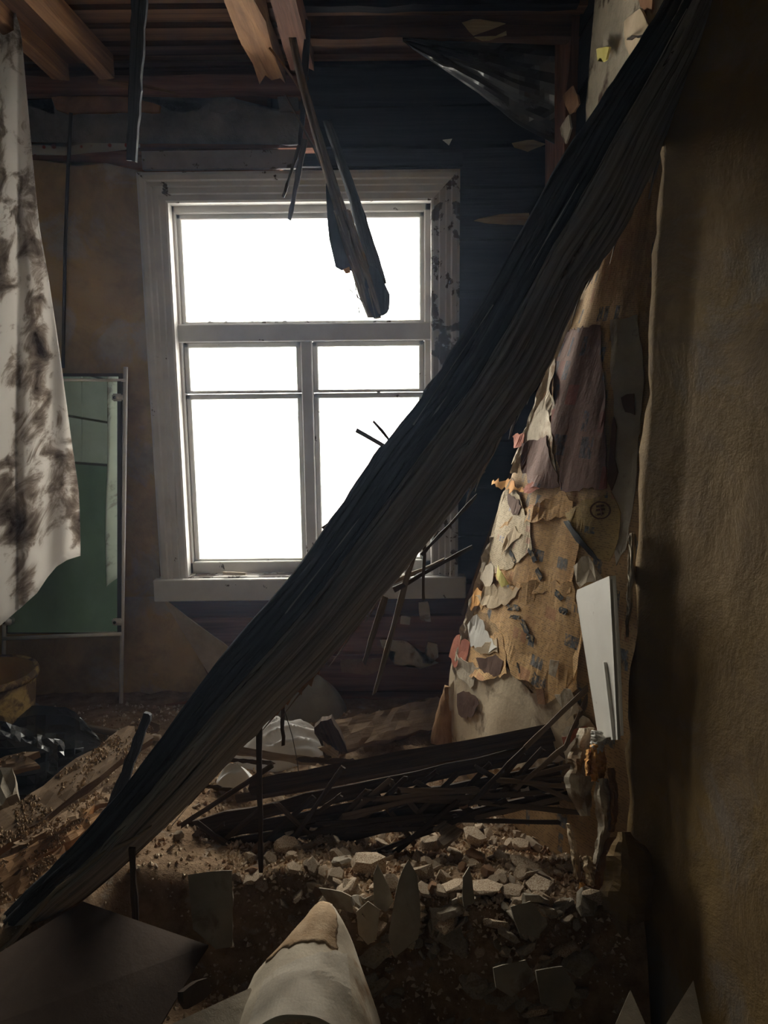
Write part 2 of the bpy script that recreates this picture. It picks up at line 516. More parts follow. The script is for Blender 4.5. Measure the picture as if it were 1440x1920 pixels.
def board_bm(L, w, t, seg=6, cols=3, rag=(0, 0), taper=(1, 1), jit=0.002, bow=0.0, seed=0):
    """Board along local x: broad faces +-z, UV in metres, ragged ends, uneven edges."""
    rnd = random.Random(seed)
    bm = bmesh.new()
    uvl = bm.loops.layers.uv.new('UVMap')
    e0 = [rnd.uniform(-rag[0], rag[0]) for _ in range(cols + 1)]
    e1 = [rnd.uniform(-rag[1], rag[1]) for _ in range(cols + 1)]
    uv0 = rnd.uniform(0, 5)
    grid = []
    for i in range(seg + 1):
        s = i / seg
        row = []
        k = lerp(taper[0], taper[1], s)
        for j in range(cols + 1):
            c = j / cols - 0.5
            x = L * s + (e0[j] if i == 0 else 0) + (e1[j] if i == seg else 0)
            y = w * c * k + rnd.uniform(-jit, jit) * 1.5
            z = bow * math.sin(math.pi * s)
            hz = t * 0.5 + rnd.uniform(-jit, jit)
            row.append((bm.verts.new((x, y, z + hz)), bm.verts.new((x, y, z - hz)), x, y))
        grid.append(row)

    def face(vs, uvs):
        f = bm.faces.new(vs)
        for l, q in zip(f.loops, uvs):
            l[uvl].uv = (q[0] + uv0, q[1] + uv0)
    for i in range(seg):
        for j in range(cols):
            a, b, c, d = grid[i][j], grid[i + 1][j], grid[i + 1][j + 1], grid[i][j + 1]
            uv = [(q[2], q[3]) for q in (a, b, c, d)]
            face([a[0], b[0], c[0], d[0]], uv)
            face([d[1], c[1], b[1], a[1]], uv[::-1])
        for j, sg in ((0, 1), (cols, -1)):
            a, b = grid[i][j], grid[i + 1][j]
            face([a[1], b[1], b[0], a[0]][::sg], [(a[2], a[3] - t), (b[2], b[3] - t), (b[2], b[3]), (a[2], a[3])][::sg])
    for i, sg in ((0, 1), (seg, -1)):
        for j in range(cols):
            a, b = grid[i][j], grid[i][j + 1]
            face([a[0], b[0], b[1], a[1]][::sg], [(a[2], a[3]), (b[2], b[3]), (b[2] + t, b[3]), (a[2] + t, a[3])][::sg])
    return bm


def board(name, p0, p1, w, t, mat, parent=None, nrm=(0, -1, 0), seg=6, cols=3, rag=(0.01, 0.01), taper=(1, 1), jit=0.002, bow=0.0, smooth=False):
    p0, p1 = Vector(p0), Vector(p1)
    bm = board_bm((p1 - p0).length, w, t, seg, cols, rag, taper, jit, bow, random.random())
    return finish(name, bm, M[mat], frame(p0, p1, nrm), parent, smooth)


def box(name, lo, hi, mat, parent=None):
    """Axis-aligned slab: long axis carries the grain."""
    lo, hi = Vector(lo), Vector(hi)
    d = hi - lo
    ax = max(range(3), key=lambda i: d[i])
    th = min(range(3), key=lambda i: d[i])
    if th == ax:
        th = (ax + 1) % 3
    wd = 3 - ax - th
    c = (lo + hi) / 2
    e = [Vector((1, 0, 0)), Vector((0, 1, 0)), Vector((0, 0, 1))]
    p0 = c - e[ax] * d[ax] / 2
    p1 = c + e[ax] * d[ax] / 2
    return board(name, p0, p1, d[wd], d[th], mat, parent, e[th], 1, 1, (0, 0), jit=0)


def ragged(pts, amp, step, seed=1):
    """Tear an outline: subdivide a list of 3-D points and jitter them in its plane."""
    rnd = random.Random(seed)
    out = []
    n = len(pts)
    for i in range(n):
        a, b = Vector(pts[i]), Vector(pts[(i + 1) % n])
        k = max(1, int((b - a).length / step))
        for j in range(k):
            p = a.lerp(b, j / k)
            if j:
                p = p + Vector((rnd.uniform(-amp, amp), 0, rnd.uniform(-amp, amp)))
            out.append(p)
    return out


def poly(name, pts, thick, mat, parent=None, nrm=None, uvx=None):
    """Flat sheet of real thickness from an outline of 3-D points; UV in metres."""
    pts = [Vector(p) for p in pts]
    c = sum(pts, Vector()) / len(pts)
    n = Vector()
    for a, b in zip(pts, pts[1:] + pts[:1]):
        n += (a - c).cross(b - c)
    n.normalize()
    if nrm is not None and n.dot(Vector(nrm)) < 0:
        pts.reverse()
        n = -n
    X = Vector(uvx) if uvx is not None else (pts[1] - pts[0])
    X = (X - n * X.dot(n)).normalized()
    Y = n.cross(X)
    mw = Matrix((X, Y, n)).transposed().to_4x4()
    mw.translation = c
    inv = mw.inverted()
    bm = bmesh.new()
    uvl = bm.loops.layers.uv.new('UVMap')
    loc = [inv @ p for p in pts]
    top = [bm.verts.new((p.x, p.y, p.z)) for p in loc]
    bot = [bm.verts.new((p.x, p.y, p.z - thick)) for p in loc]
    fs = [bm.faces.new(top), bm.faces.new(bot[::-1])]
    k = len(loc)
    for i in range(k):
        fs.append(bm.faces.new([top[i], bot[i], bot[(i + 1) % k], top[(i + 1) % k]]))
    bmesh.ops.triangulate(bm, faces=fs[:2], ngon_method='EAR_CLIP')
    for f in bm.faces:
        for l in f.loops:
            l[uvl].uv = (l.vert.co.x, l.vert.co.y)
    return finish(name, bm, M[mat], mw, parent)


def surf(name, fn, nu, nv, thick, mat, parent=None, smooth=True, su=1.0, sv=1.0, wrap=False):
    """Curved sheet fn(u, v) with real thickness; UV = (u*su, v*sv) in metres."""
    bm = bmesh.new()
    uvl = bm.loops.layers.uv.new('UVMap')
    P = [[Vector(fn(i / nu, j / nv)) for j in range(nv + 1)] for i in range(nu + 1)]

    def nr(i, j):
        a = P[min(i + 1, nu)][j] - P[max(i - 1, 0)][j]
        b = P[i][min(j + 1, nv)] - P[i][max(j - 1, 0)]
        n = a.cross(b)
        return n.normalized() if n.length > 1e-9 else Vector((0, 0, 1))
    A = [[bm.verts.new(P[i][j]) for j in range(nv + 1)] for i in range(nu + 1)]
    B = [[bm.verts.new(P[i][j] - nr(i, j) * thick) for j in range(nv + 1)] for i in range(nu + 1)]

    def face(vs, ij):
        f = bm.faces.new(vs)
        for l, (i, j) in zip(f.loops, ij):
            l[uvl].uv = (i / nu * su, j / nv * sv)
    for i in range(nu):
        for j in range(nv):
            q = [(i, j), (i + 1, j), (i + 1, j + 1), (i, j + 1)]
            face([A[a][b] for a, b in q], q)
            face([B[a][b] for a, b in q[::-1]], q[::-1])
    for i in range(nu):
        for j in (0, nv):
            q = [(i, j), (i + 1, j)]
            face([A[i][j], A[i + 1][j], B[i + 1][j], B[i][j]], q + q[::-1])
    for j in range(nv):
        for i in (0, nu):
            q = [(i, j), (i, j + 1)]
            face([A[i][j], A[i][j + 1], B[i][j + 1], B[i][j]], q + q[::-1])
    return finish(name, bm, M[mat], None, parent, smooth)


def tube(name, pts, r, mat, parent=None, n=8, cap=True):
    pts = [Vector(p) for p in pts]
    bm = bmesh.new()
    uvl = bm.loops.layers.uv.new('UVMap')
    rings = []
    for i, p in enumerate(pts):
        d = (pts[min(i + 1, len(pts) - 1)] - pts[max(i - 1, 0)]).normalized()
        a = d.cross(Vector((0.31, 0.93, 0.2)))
        a.normalize()
        b = d.cross(a)
        rr = r[i] if isinstance(r, (list, tuple)) else r
        rings.append([bm.verts.new(p + (a * math.cos(t) + b * math.sin(t)) * rr) for t in (2 * math.pi * k / n for k in range(n))])
    for i in range(len(rings) - 1):
        for k in range(n):
            f = bm.faces.new([rings[i][k], rings[i][(k + 1) % n], rings[i + 1][(k + 1) % n], rings[i + 1][k]])
            for l, uu in zip(f.loops, ((i, k), (i, k + 1), (i + 1, k + 1), (i + 1, k))):
                l[uvl].uv = (uu[0] * 0.1, uu[1] * 0.01)
    if cap:
        bm.faces.new(rings[0][::-1])
        bm.faces.new(rings[-1])
    return finish(name, bm, M[mat], None, parent, True)


def px_poly(pp, Y):
    return [at(x, y, Y if not callable(Y) else Y(x, y)) for x, y in pp]


def nz(x, y, z=0.0, s=1.0):
    return noise.noise(Vector((x * s, y * s, z * s)))


# ------------------------------------------------------------------ ground
def T(x, y):
    """Height of the rubble: heaped in mid-room, falling away steeply towards the doorway."""
    b = 0.05 + 0.02 * nz(x, y, 0, 3)
    heap = 0.13 * sstep(-0.55, -0.15, x) * (1 - 0.8 * sstep(1.88, 2.3, y))
    left = 0.07 * sstep(-0.4, -0.8, x)
    edge = 1.80 + 0.24 * sstep(-0.08, -0.2, x) * sstep(-0.9, -0.75, x) + 0.05 * nz(x, 3.1, 0, 4) + 0.03 * nz(x, 9.1, 0, 13)
    h = b + heap + left
    h = lerp(-0.14 + 0.03 * nz(x, y, 5, 6), h, sstep(edge - 0.16, edge, y))
    return h + 0.012 * nz(x, y, 2, 12)


floor = box('floor', (-2.5, -2.6, -0.34), (1.5, 3.6, -0.22), 'plank_burnt')
tag(floor, kind='structure')
bm = bmesh.new()
gx, gy = 130, 110
vs = []
for i in range(gx + 1):
    row = []
    for j in range(gy + 1):
        x, y = lerp(-2.38, 0.625, i / gx), lerp(0.9, 3.33, j / gy)
        row.append(bm.verts.new((x, y, T(x, y) + 0.006 * nz(x, y, 7, 40))))
    vs.append(row)
for i in range(gx):
    for j in range(gy):
        bm.faces.new([vs[i][j], vs[i + 1][j], vs[i + 1][j + 1], vs[i][j + 1]])
ground = finish('rubble_mound', bm, M['sawdust'], Matrix.Identity(4), None, True)
tag(ground, 'brown heap of sawdust, dirt and crushed plaster covering the floor', 'rubble', kind='stuff')

outside = box('ground', (-14, 3.7, -0.9), (14, 40, -0.7), 'snow')
tag(outside, kind='structure')

# ------------------------------------------------------------------ window measures
WY = 3.34                      # room face of the back wall
def wx(px, py): return at(px, py, WY).x
def wz(px, py): return at(px, py, WY).z
CX0, CX1 = -0.955, 0.312       # casing outer
CZ1 = wz(565, 323)
IX0, IX1 = CX0 + 0.105, CX1 - 0.115
IZ1 = wz(565, 376)
SZ0 = wz(580, 1080)            # top of the sill
SZB = wz(580, 1120)

# ------------------------------------------------------------------ wall_back: planks
wb = empty('wall_back', (-0.8, 3.42, 0), kind='structure')
HX0, HX1, HZ0, HZ1 = IX0 - 0.05, IX1 + 0.05, SZ0 - 0.04, IZ1 + 0.05


def wplank(x0, x1, z0, z1, mat):
    dy = random.uniform(0, 0.012)
    o = board('plank', (x0, WY + 0.085 + dy, (z0 + z1) / 2), (x1, WY + 0.085 + dy, (z0 + z1) / 2), z1 - z0 - 0.008, 0.14, mat, wb,
              (0, -1, 0), 6, 1, (0, 0), jit=0.003)
    return o


rows = []
z = -0.25
while z < HZ0 - 0.05:
    h = min(0.175, HZ0 - z)
    rows.append((z, z + h, 0))
    z += h
k = 8
for i in range(k):
    rows.append((lerp(HZ0, HZ1, i / k), lerp(HZ0, HZ1, (i + 1) / k), 1))
z = HZ1
while z < 2.70:
    h = min(0.15, 2.72 - z)
    rows.append((z, z + h, 2))
    z += h
for z0, z1, typ in rows:
    if typ == 1:
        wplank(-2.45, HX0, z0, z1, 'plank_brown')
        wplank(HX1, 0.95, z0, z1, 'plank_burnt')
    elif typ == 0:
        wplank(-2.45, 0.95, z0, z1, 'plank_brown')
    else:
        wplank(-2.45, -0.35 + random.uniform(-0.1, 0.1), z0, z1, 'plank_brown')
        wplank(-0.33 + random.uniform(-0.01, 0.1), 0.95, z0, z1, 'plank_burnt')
for lo, hi in (((-2.45, 3.5, -0.3), (HX0, 3.56, 2.9)), ((HX1, 3.5, -0.3), (1.1, 3.56, 2.9)),
               ((HX0, 3.5, -0.3), (HX1, 3.56, HZ0)), ((HX0, 3.5, HZ1), (HX1, 3.56, 2.9))):
    box('sheathing_board', lo, hi, 'plank_burnt', wb)

# wallpaper left of the window, torn away in a slant below the sill
yw = WY - 0.006
for i, wp in enumerate(([(-560, 302), (60, 300), (140, 312), (200, 306), (268, 322), (300, 1118), (-560, 1118)],
                        [(-560, 1118), (300, 1118), (318, 1140), (345, 1175), (372, 1228), (400, 1290), (412, 1316), (240, 1314), (-560, 1312)])):
    poly('wallpaper', ragged(px_poly(wp, yw), 0.004, 0.07, 3 + i), 0.004, 'wallpaper', wb, (0, -1, 0), (1, 0, 0))
# loose flap folded forward below the sill: shows the pale back of the paper
fl = [(303, 1120, yw - 0.01), (330, 1140, yw - 0.035), (370, 1172, yw - 0.07), (418, 1205, yw - 0.1), (448, 1230, yw - 0.11), (424, 1262, yw - 0.06), (396, 1272, yw - 0.02), (360, 1205, yw - 0.015), (330, 1160, yw - 0.012)]
poly('wallpaper_flap', [at(*q) for q in fl], 0.003, 'paper_beige', wb, (0, -1, 0), (1, 0, 0))
# printed border strip and sagging paper above it
poly('wallpaper_border', ragged(px_poly([(-150, 272), (60, 272), (120, 276), (150, 270), (190, 266), (262, 270), (262, 276), (200, 284), (150, 288), (120, 291), (60, 289), (-150, 290)], yw - 0.004), 0.003, 0.05, 4),
     0.004, 'border', wb, (0, -1, 0), (1, 0, 0))
# daub layer above
db = [(-150, 265), (60, 262), (200, 262), (268, 268), (420, 262), (560, 270), (560, 215), (520, 212), (478, 196), (430, 182), (395, 190), (372, 206), (340, 212), (300, 196), (262, 182), (200, 178), (150, 182), (100, 188), (102, 216), (60, 200), (-150, 205)]
poly('daub_layer', ragged(px_poly(db, yw - 0.008), 0.006, 0.04, 5), 0.02, 'plaster_grey', wb, (0, -1, 0), (1, 0, 0))
for q, mt in (([(96, 182), (240, 182), (300, 198), (298, 210), (230, 208), (130, 214), (105, 205)], 'paper_brown'),
              ([(395, 186), (440, 182), (446, 200), (420, 212), (392, 206)], 'plaster_grey'),
              ([(520, 182), (558, 178), (560, 205), (524, 208)], 'plaster_grey')):
    poly('daub_lump', ragged(px_poly(q, yw - 0.03), 0.006, 0.03, 6), 0.018, mt, wb, (0, -1, 0), (1, 0, 0))
box('rail', (wx(270, 300), WY - 0.03, wz(565, 318)), (wx(560, 300), WY, wz(565, 284)), 'paint_header', wb)
box('rail', (wx(562, 300), WY - 0.028, wz(700, 314)), (wx(866, 300), WY, wz(700, 290)), 'plank_burnt', wb)
# wall plate under the ceiling
board('plank', at(-160, 166, WY - 0.02), at(560, 164, WY - 0.02), 0.07, 0.05, 'plank_brown', wb, (0, -1, 0), 8, 2, (0, 0.04), jit=0.006)
board('torn_strip', at(183, 150, WY - 0.06), at(320, 172, WY - 0.05), 0.024, 0.012, 'joist_wood', wb, (0, -0.6, -1), 5, 2, (0.01, 0.03), (1, 0.3))
# scraps of paper clinging to the planks under and beside the window
scraps = [([(712, 1200), (762, 1203), (775, 1212), (790, 1232), (822, 1243), (788, 1254), (768, 1245), (752, 1248), (740, 1246), (742, 1222), (716, 1212)], 'paper_white'),
          ([(802, 1204), (820, 1208), (822, 1232), (808, 1246), (792, 1243), (800, 1222)], 'paper_white'),
          ([(638, 1238), (716, 1236), (722, 1252), (690, 1266), (640, 1260)], 'paper_brown'),
          ([(785, 1130), (802, 1128), (808, 1166), (788, 1162)], 'paper_white'),
          ([(752, 1155), (770, 1158), (768, 1172), (750, 1170)], 'paper_white'),
          ([(888, 414), (930, 404), (992, 399), (992, 421), (940, 420)], 'yellow_wood'),
          ([(960, 268), (1000, 262), (1024, 270), (990, 284), (965, 276)], 'yellow_wood'),
          ([(830, 262), (848, 260), (842, 272)], 'paper_white')]
for i, (q, mt) in enumerate(scraps):
    poly('paper_scrap' if mt != 'yellow_wood' else 'splintered_strip', ragged(px_poly(q, WY - 0.004), 0.004, 0.02, 20 + i), 0.006, mt, wb, (0, -1, 0), (1, 0, 0))
# baseboards
bb = empty('baseboard_back', (-1.0, WY, 0), kind='structure')
board('board', at(-160, 1335, WY - 0.03), at(420, 1330, WY - 0.03), 0.13, 0.025, 'plank_burnt', bb, (0, -1, 0), 6, 2, (0, 0.02), jit=0.004)
board('board', at(98, 1392, 3.12), at(380, 1330, 3.2), 0.1, 0.02, 'plank_brown', bb, (0, -1, 0.4), 6, 2, (0.01, 0.02), jit=0.004)

# ------------------------------------------------------------------ window_1
wn = empty('window_1', ((CX0 + CX1) / 2, WY, SZ0), kind='structure')


def casing(pA, pB, inw, mat, mA, mB):
    """Moulded casing: stepped profile swept from pA to pB; inw points to the glass; mitred at A/B."""
    pA, pB, inw = Vector(pA), Vector(pB), Vector(inw)
    d = (pB - pA).normalized()
    W = 0.112
    prof = [(0, 0), (0, 0.028), (0.012, 0.034), (0.03, 0.034), (0.036, 0.026), (0.052, 0.026), (0.057, 0.02), (0.078, 0.02), (0.083, 0.013), (0.104, 0.013), (W, 0.008), (W, -0.05), (0.1, -0.05)]
    bm = bmesh.new()
    A = [bm.verts.new(pA + inw * a + Vector((0, -b, 0)) + d * (a * mA)) for a, b in prof]
    B = [bm.verts.new(pB + inw * a + Vector((0, -b, 0)) - d * (a * mB)) for a, b in prof]
    k = len(prof)
    for i in range(k):
        bm.faces.new([A[i], A[(i + 1) % k], B[(i + 1) % k], B[i]])
    bm.faces.new(A[::-1])
    bm.faces.new(B)
    return finish('casing', bm, M[mat], None, wn)


casing((CX0, WY, CZ1), (CX1, WY, CZ1), (0, 0, -1), 'paint', 1, 1)
casing((CX0, WY, SZ0), (CX0, WY, CZ1), (1, 0, 0), 'paint', 0, 1)
tag(casing((CX1, WY, SZ0), (CX1, WY, CZ1), (-1, 0, 0), 'paint_worn', 0, 1), 'right-hand casing with paint peeling to dark wood')
# outer frame (box) set back from the casing
FY = WY + 0.055
def wbar(name, x0, x1, z0, z1, y0=FY, d=0.06, mat='paint', par=None):
    bm = bmesh.new()
    bmesh.ops.create_cube(bm, size=1)
    bm.transform(Matrix.Diagonal((x1 - x0, d, z1 - z0, 1)))
    bmesh.ops.bevel(bm, geom=bm.edges[:], offset=0.004, segments=1, affect='EDGES')
    return finish(name, bm, M[mat], Matrix.Translation(((x0 + x1) / 2, y0 + d / 2, (z0 + z1) / 2)), par or wn)


def X(px, py): return at(px, py, FY).x
def Z(py): return at(575, py, FY).z
JX0, JX1 = IX0 - 0.01, IX1 + 0.01
wbar('jamb', JX0, X(345, 720), SZ0 - 0.03, IZ1 + 0.02)
wbar('jamb', X(796, 720), JX1, SZ0 - 0.03, IZ1 + 0.02)
wbar('head', JX0, JX1, Z(398), IZ1 + 0.02)
wbar('transom', JX0, JX1, Z(640), Z(606), FY - 0.01, 0.08)
wbar('sash_bottom', JX0, JX1, SZ0 - 0.03, Z(1052))
wbar('mullion', X(569, 850), X(590, 850), SZ0 - 0.02, Z(640), FY - 0.005, 0.07)
SY = FY + 0.02
def wsash(x0, x1, z0, z1):
    """Narrow inner rebate lit by the sky, and the pane."""
    w = 0.022
    wbar('sash_stile', x0, x0 + w, z0, z1, SY, 0.05)
    wbar('sash_stile', x1 - w, x1, z0, z1, SY, 0.05)
    wbar('sash_rail', x0, x1, z0, z0 + w * 0.6, SY, 0.05)
    wbar('sash_rail', x0, x1, z1 - w, z1, SY, 0.05)
    bm = bmesh.new()
    bmesh.ops.create_cube(bm, size=1)
    finish('pane', bm, M['glass'], Matrix.Translation(((x0 + x1) / 2, SY + 0.03, (z0 + z1) / 2)) @ Matrix.Diagonal((x1 - x0 - 0.02, 0.004, z1 - z0 - 0.02, 1)), wn)


jl, jr = X(345, 720), X(796, 720)
ml, mr_ = X(569, 850), X(590, 850)
wsash(jl - 0.004, jr + 0.004, Z(607), Z(397))
wsash(jl, ml, Z(737), Z(640))
wsash(mr_, jr, Z(737), Z(640))
wsash(jl, ml, Z(1054), Z(738))
wsash(mr_, jr, Z(1054), Z(738))
wbar('sill', at(292, 1085, WY).x, at(872, 1085, WY).x, SZB, SZ0, WY - 0.045, 0.13)
wbar('sill_ledge', JX0, JX1, SZ0 - 0.03, SZ0 + 0.004, WY - 0.02, 0.12, 'paint_worn')
poly('paint_flake', px_poly([(418, 1072), (460, 1074), (460, 1079), (418, 1078)], WY - 0.01), 0.004, 'paper_white', wn, (0, -1, 0.2))
# crumbs of putty on the rails
rnd = random.Random(4)
for i in range(26):
    py = rnd.choice([604, 604, 735, 640, 1050])
    px = rnd.uniform(375, 770)
    if abs(px - 580) < 16:
        continue
    p = at(px, py, SY - 0.002)
    r = rnd.uniform(0.003, 0.008)
    poly('putty_flake', [p + Vector((-r * 1.6, 0, -r * 0.5)), p + Vector((r * 1.4, 0, -r * 0.6)), p + Vector((r, 0, r * rnd.uniform(0.3, 1))), p + Vector((-r * 0.6, 0, r * rnd.uniform(0.3, 1)))], 0.006, 'paint_worn', wn, (0, -1, 0))

# ------------------------------------------------------------------ ceiling
ce = empty('ceiling', (-0.8, 2.9, 2.68), kind='structure')
CZ = 2.685
y = 1.0
i = 0
while y < 3.55:
    w = random.uniform(0.07, 0.1)
    dz = 0.0 if i % 2 else 0.016
    board('plank', (-2.45, y + w / 2, CZ + dz + 0.012), (0.95, y + w / 2, CZ + dz + 0.012), w - 0.004, 0.02, 'ceiling_wood', ce, (0, 0, -1), 6, 1, (0, 0), jit=0.002)
    y += w
    i += 1
box('boarding', (-2.45, -2.6, CZ), (1.5, 1.0, CZ + 0.03), 'dark_room', ce)
box('roof_deck', (-2.5, -2.6, CZ + 0.045), (1.5, 3.6, CZ + 0.09), 'plank_burnt', ce)
for x, y1 in ((-1.185, 3.22), (-1.01, 3.2)):
    board('joist', (x, 0.9, 2.615), (x, y1, 2.615), 0.055, 0.075, 'joist_wood', ce, (0, 0, -1), 10, 2, (0, 0.015), jit=0.003)
board('joist_web', (-1.1, 0.9, 2.645), (-1.1, 3.21, 2.645), 0.13, 0.03, 'ceiling_wood', ce, (0, 0, -1), 8, 2, (0, 0.02), jit=0.003)
board('joist', (-0.42, 0.9, 2.61), (-0.395, 3.2, 2.605), 0.095, 0.08, 'joist_wood', ce, (0, 0, -1), 14, 4, (0, 0.05), jit=0.007)
board('joist', (-0.29, 0.9, 2.63), (-0.28, 3.12, 2.62), 0.085, 0.09, 'plank_brown', ce, (0, 0, -1), 10, 3, (0, 0.02), jit=0.004)
board('beam', (-0.25, 3.02, 2.668), (0.66, 3.02, 2.668), 0.085, 0.07, 'ceiling_wood', ce, (0, -1, 0), 10, 2, (0, 0), jit=0.003)
board('beam', (-0.25, 2.9, 2.7), (0.66, 2.9, 2.7), 0.04, 0.05, 'plank_burnt', ce, (0, -1, 0), 10, 2, (0, 0), jit=0.003)
poly('bare_patch', ragged(px_poly([(866, 42), (900, 36), (948, 44), (950, 66), (905, 76), (880, 60)], 2.983), 0.005, 0.02, 9), 0.004, 'yellow_wood', ce, (0, -1, 0), (1, 0, 0))
board('joist', (-1.75, 0.9, 2.615), (-1.75, 3.22, 2.615), 0.1, 0.075, 'ceiling_wood', ce, (0, 0, -1), 8, 2, (0, 0), jit=0.003)

# ------------------------------------------------------------------ wall_right: papered near part, bare far part
wr = empty('wall_right', (0.66, 1.0, 0), kind='structure')
RX = 0.69
y = 1.86
box('backing', (0.8, -2.6, -0.3), (0.95, 3.6, 2.75), 'plank_burnt', wr)
poly('partition_core', [Vector((0.615, 1.84, -0.3)), Vector((0.78, 1.84, -0.3)), Vector((1.5, 0.5, -0.3)), Vector((1.34, 0.5, -0.3)), Vector((0.70, 1.72, -0.3))], -3.05, 'plank_burnt', wr, (0, 0, 1))
box('doorway_reveal', (1.34, -2.6, -0.3), (1.45, 0.56, 2.75), 'dark_room', wr)
z = -0.25
while z < 2.7:
    board('plank', (RX + 0.05, 1.85, z + 0.09), (RX + 0.05, 3.4, z + 0.09), 0.172, 0.09, 'plank_burnt', wr, (-1, 0, 0), 6, 1, (0, 0), jit=0.004)
    z += 0.18
board('corner_post', (RX - 0.012, 3.26, -0.1), (RX - 0.012, 3.24, 2.7), 0.11, 0.05, 'plank_brown', wr, (-1, -0.3, 0), 12, 3, (0, 0), jit=0.006)
board('corner_post', (RX - 0.015, 3.1, 1.7), (RX - 0.015, 3.08, 2.7), 0.13, 0.04, 'plank_brown', wr, (-1, -0.1, 0), 12, 3, (0.05, 0), jit=0.008)


def atx(px, py, x):
    u, v = (px - 720) / F, (960 - py) / F
    d = XC * u + YC * v + FWD
    t = x / d.x
    return Vector((x, d.y * t, CAMZ + d.z * t))


def rag3(pts, amp, step, seed, axes=(0, 1, 1)):
    rnd = random.Random(seed)
    out = []
    for a, b in zip(pts, pts[1:] + pts[:1]):
        k = max(1, int((b - a).length / step))
        for j in range(k):
            p = a.lerp(b, j / k)
            if j:
                p = p + Vector([rnd.uniform(-amp, amp) * q for q in axes])
            out.append(p)
    return out


ps = [atx(x, y, RX - 0.012) for x, y in ((1122, -60), (1112, 40), (1110, 120), (1098, 200), (1102, 300), (1100, 400), (1110, 520), (1240, 520), (1300, 200), (1330, -60))]
poly('plaster_layer', rag3(ps, 0.02, 0.05, 11), 0.02, 'plaster_old', wr, (-1, 0, 0), (0, 1, 0))
for q, mt in (([(1170, 40), (1200, 16), (1218, 50), (1214, 90), (1190, 110), (1172, 84)], 'paper_beige'), ([(1118, 92), (1142, 88), (1136, 112), (1120, 114)], 'paper_yellow'),
              ([(1196, -10), (1224, -12), (1222, 18), (1200, 12)], 'paper_brown'), ([(1050, 240), (1066, 215), (1070, 240), (1060, 270)], 'paper_white'), ([(1055, 180), (1075, 160), (1085, 195), (1068, 215)], 'paper_brown')):
    poly('paper_scrap', rag3([atx(x, y, RX - 0.04) for x, y in q], 0.008, 0.03, 12), 0.006, mt, wr, (-1, 0, 0), (0, 1, 0))
board('splinter', atx(1178, 72, RX - 0.05), atx(1222, 64, RX - 0.06), 0.006, 0.004, 'lath_dark', wr, (-1, 0, 0))
# near papered surface: bulging, twisted away from the window to look shaded, ending in a torn edge
def near_wall(u, v):
    yy = lerp(0.55, 1.84, u)
    zz = lerp(-0.3, 2.75, v)
    if u > 0.999:
        yy += 0.02 * nz(zz, 4, 0, 5) + 0.01 * nz(zz, 8, 0, 17)
    return (0.60 + min(0.10, 1.84 - yy) * 0.62 + max(0.0, 1.74 - yy) * lerp(0.15, 0.5, sstep(0.5, 2.3, zz)) + 0.02 * nz(yy, zz, 8, 1.6) + 0.012 * nz(yy, zz, 1, 2.5) + 0.004 * nz(yy, zz, 4, 9), yy, zz)
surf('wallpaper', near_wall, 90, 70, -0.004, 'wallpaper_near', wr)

# ------------------------------------------------------------------ walls out of the picture
wl = empty('wall_left', (-2.4, 0.5, 0), kind='structure')
box('core', (-2.6, -2.6, -0.3), (-2.42, 3.6, 2.75), 'dark_room', wl)
box('green_dado', (-2.42, -2.6, -0.3), (-2.405, 3.4, 1.22), 'green_wall', wl)
for i in range(14):
    for j in range(5):
        y0, z0 = -2.6 + i * 0.43, 1.23 + j * 0.3
        box('panel', (-2.42, y0 + 0.008, z0 + 0.008), (-2.4, y0 + 0.422, z0 + 0.292), 'white_wall', wl)
re = box('wall_rear', (-2.6, -2.8, -0.3), (1.5, -2.6, 2.75), 'white_wall')
tag(re, kind='structure')

# thin scattering volume added to imitate the bluish lens glare around the window
hm = bpy.data.materials.new('dusty_air')
hm.use_nodes = True
hm.node_tree.nodes.remove(hm.node_tree.nodes['Principled BSDF'])
vs_ = hm.node_tree.nodes.new('ShaderNodeVolumeScatter')
vs_.inputs['Color'].default_value = (0.55, 0.7, 1.0, 1)
vs_.inputs['Density'].default_value = 0.0085
vs_.inputs['Anisotropy'].default_value = 0.75
hm.node_tree.links.new(vs_.outputs[0], hm.node_tree.nodes['Material Output'].inputs['Volume'])
bm = bmesh.new()
bmesh.ops.create_cube(bm, size=1)
hz = finish('dust_haze', bm, hm, Matrix.Translation((-0.89, 0.39, 1.23)) @ Matrix.Diagonal((3.02, 5.88, 2.88, 1)))
tag(hz, 'thin bluish dust haze hanging in the air of the room', 'haze', kind='stuff')

# ------------------------------------------------------------------ the big fallen slab
UPE = [(-60, 1800), (0, 1735), (90, 1640), (170, 1560), (300, 1395), (430, 1225), (560, 1075), (655, 935), (735, 815), (820, 710), (900, 585), (975, 455), (1060, 302), (1145, 168), (1230, 48), (1290, -50)]
LOE = [(-60, 1850), (0, 1792), (100, 1715), (205, 1632), (330, 1520), (470, 1375), (605, 1236), (747, 1070), (855, 935), (940, 805), (1010, 700), (1088, 535), (1165, 420), (1240, 250), (1310, 95), (1362, -50)]
NS = len(UPE) - 1


def slab_edge(E, s):
    k = min(NS - 1, int(s * NS))
    t = s * NS - k
    def cr(p0, p1, p2, p3):
        return 0.5 * (2 * p1 + (p2 - p0) * t + (2 * p0 - 5 * p1 + 4 * p2 - p3) * t * t + (3 * p1 - p0 - 3 * p2 + p3) * t ** 3)
    a, b, c, d = E[max(0, k - 1)], E[k], E[k + 1], E[min(NS, k + 2)]
    return cr(a[0], b[0], c[0], d[0]), cr(a[1], b[1], c[1], d[1])


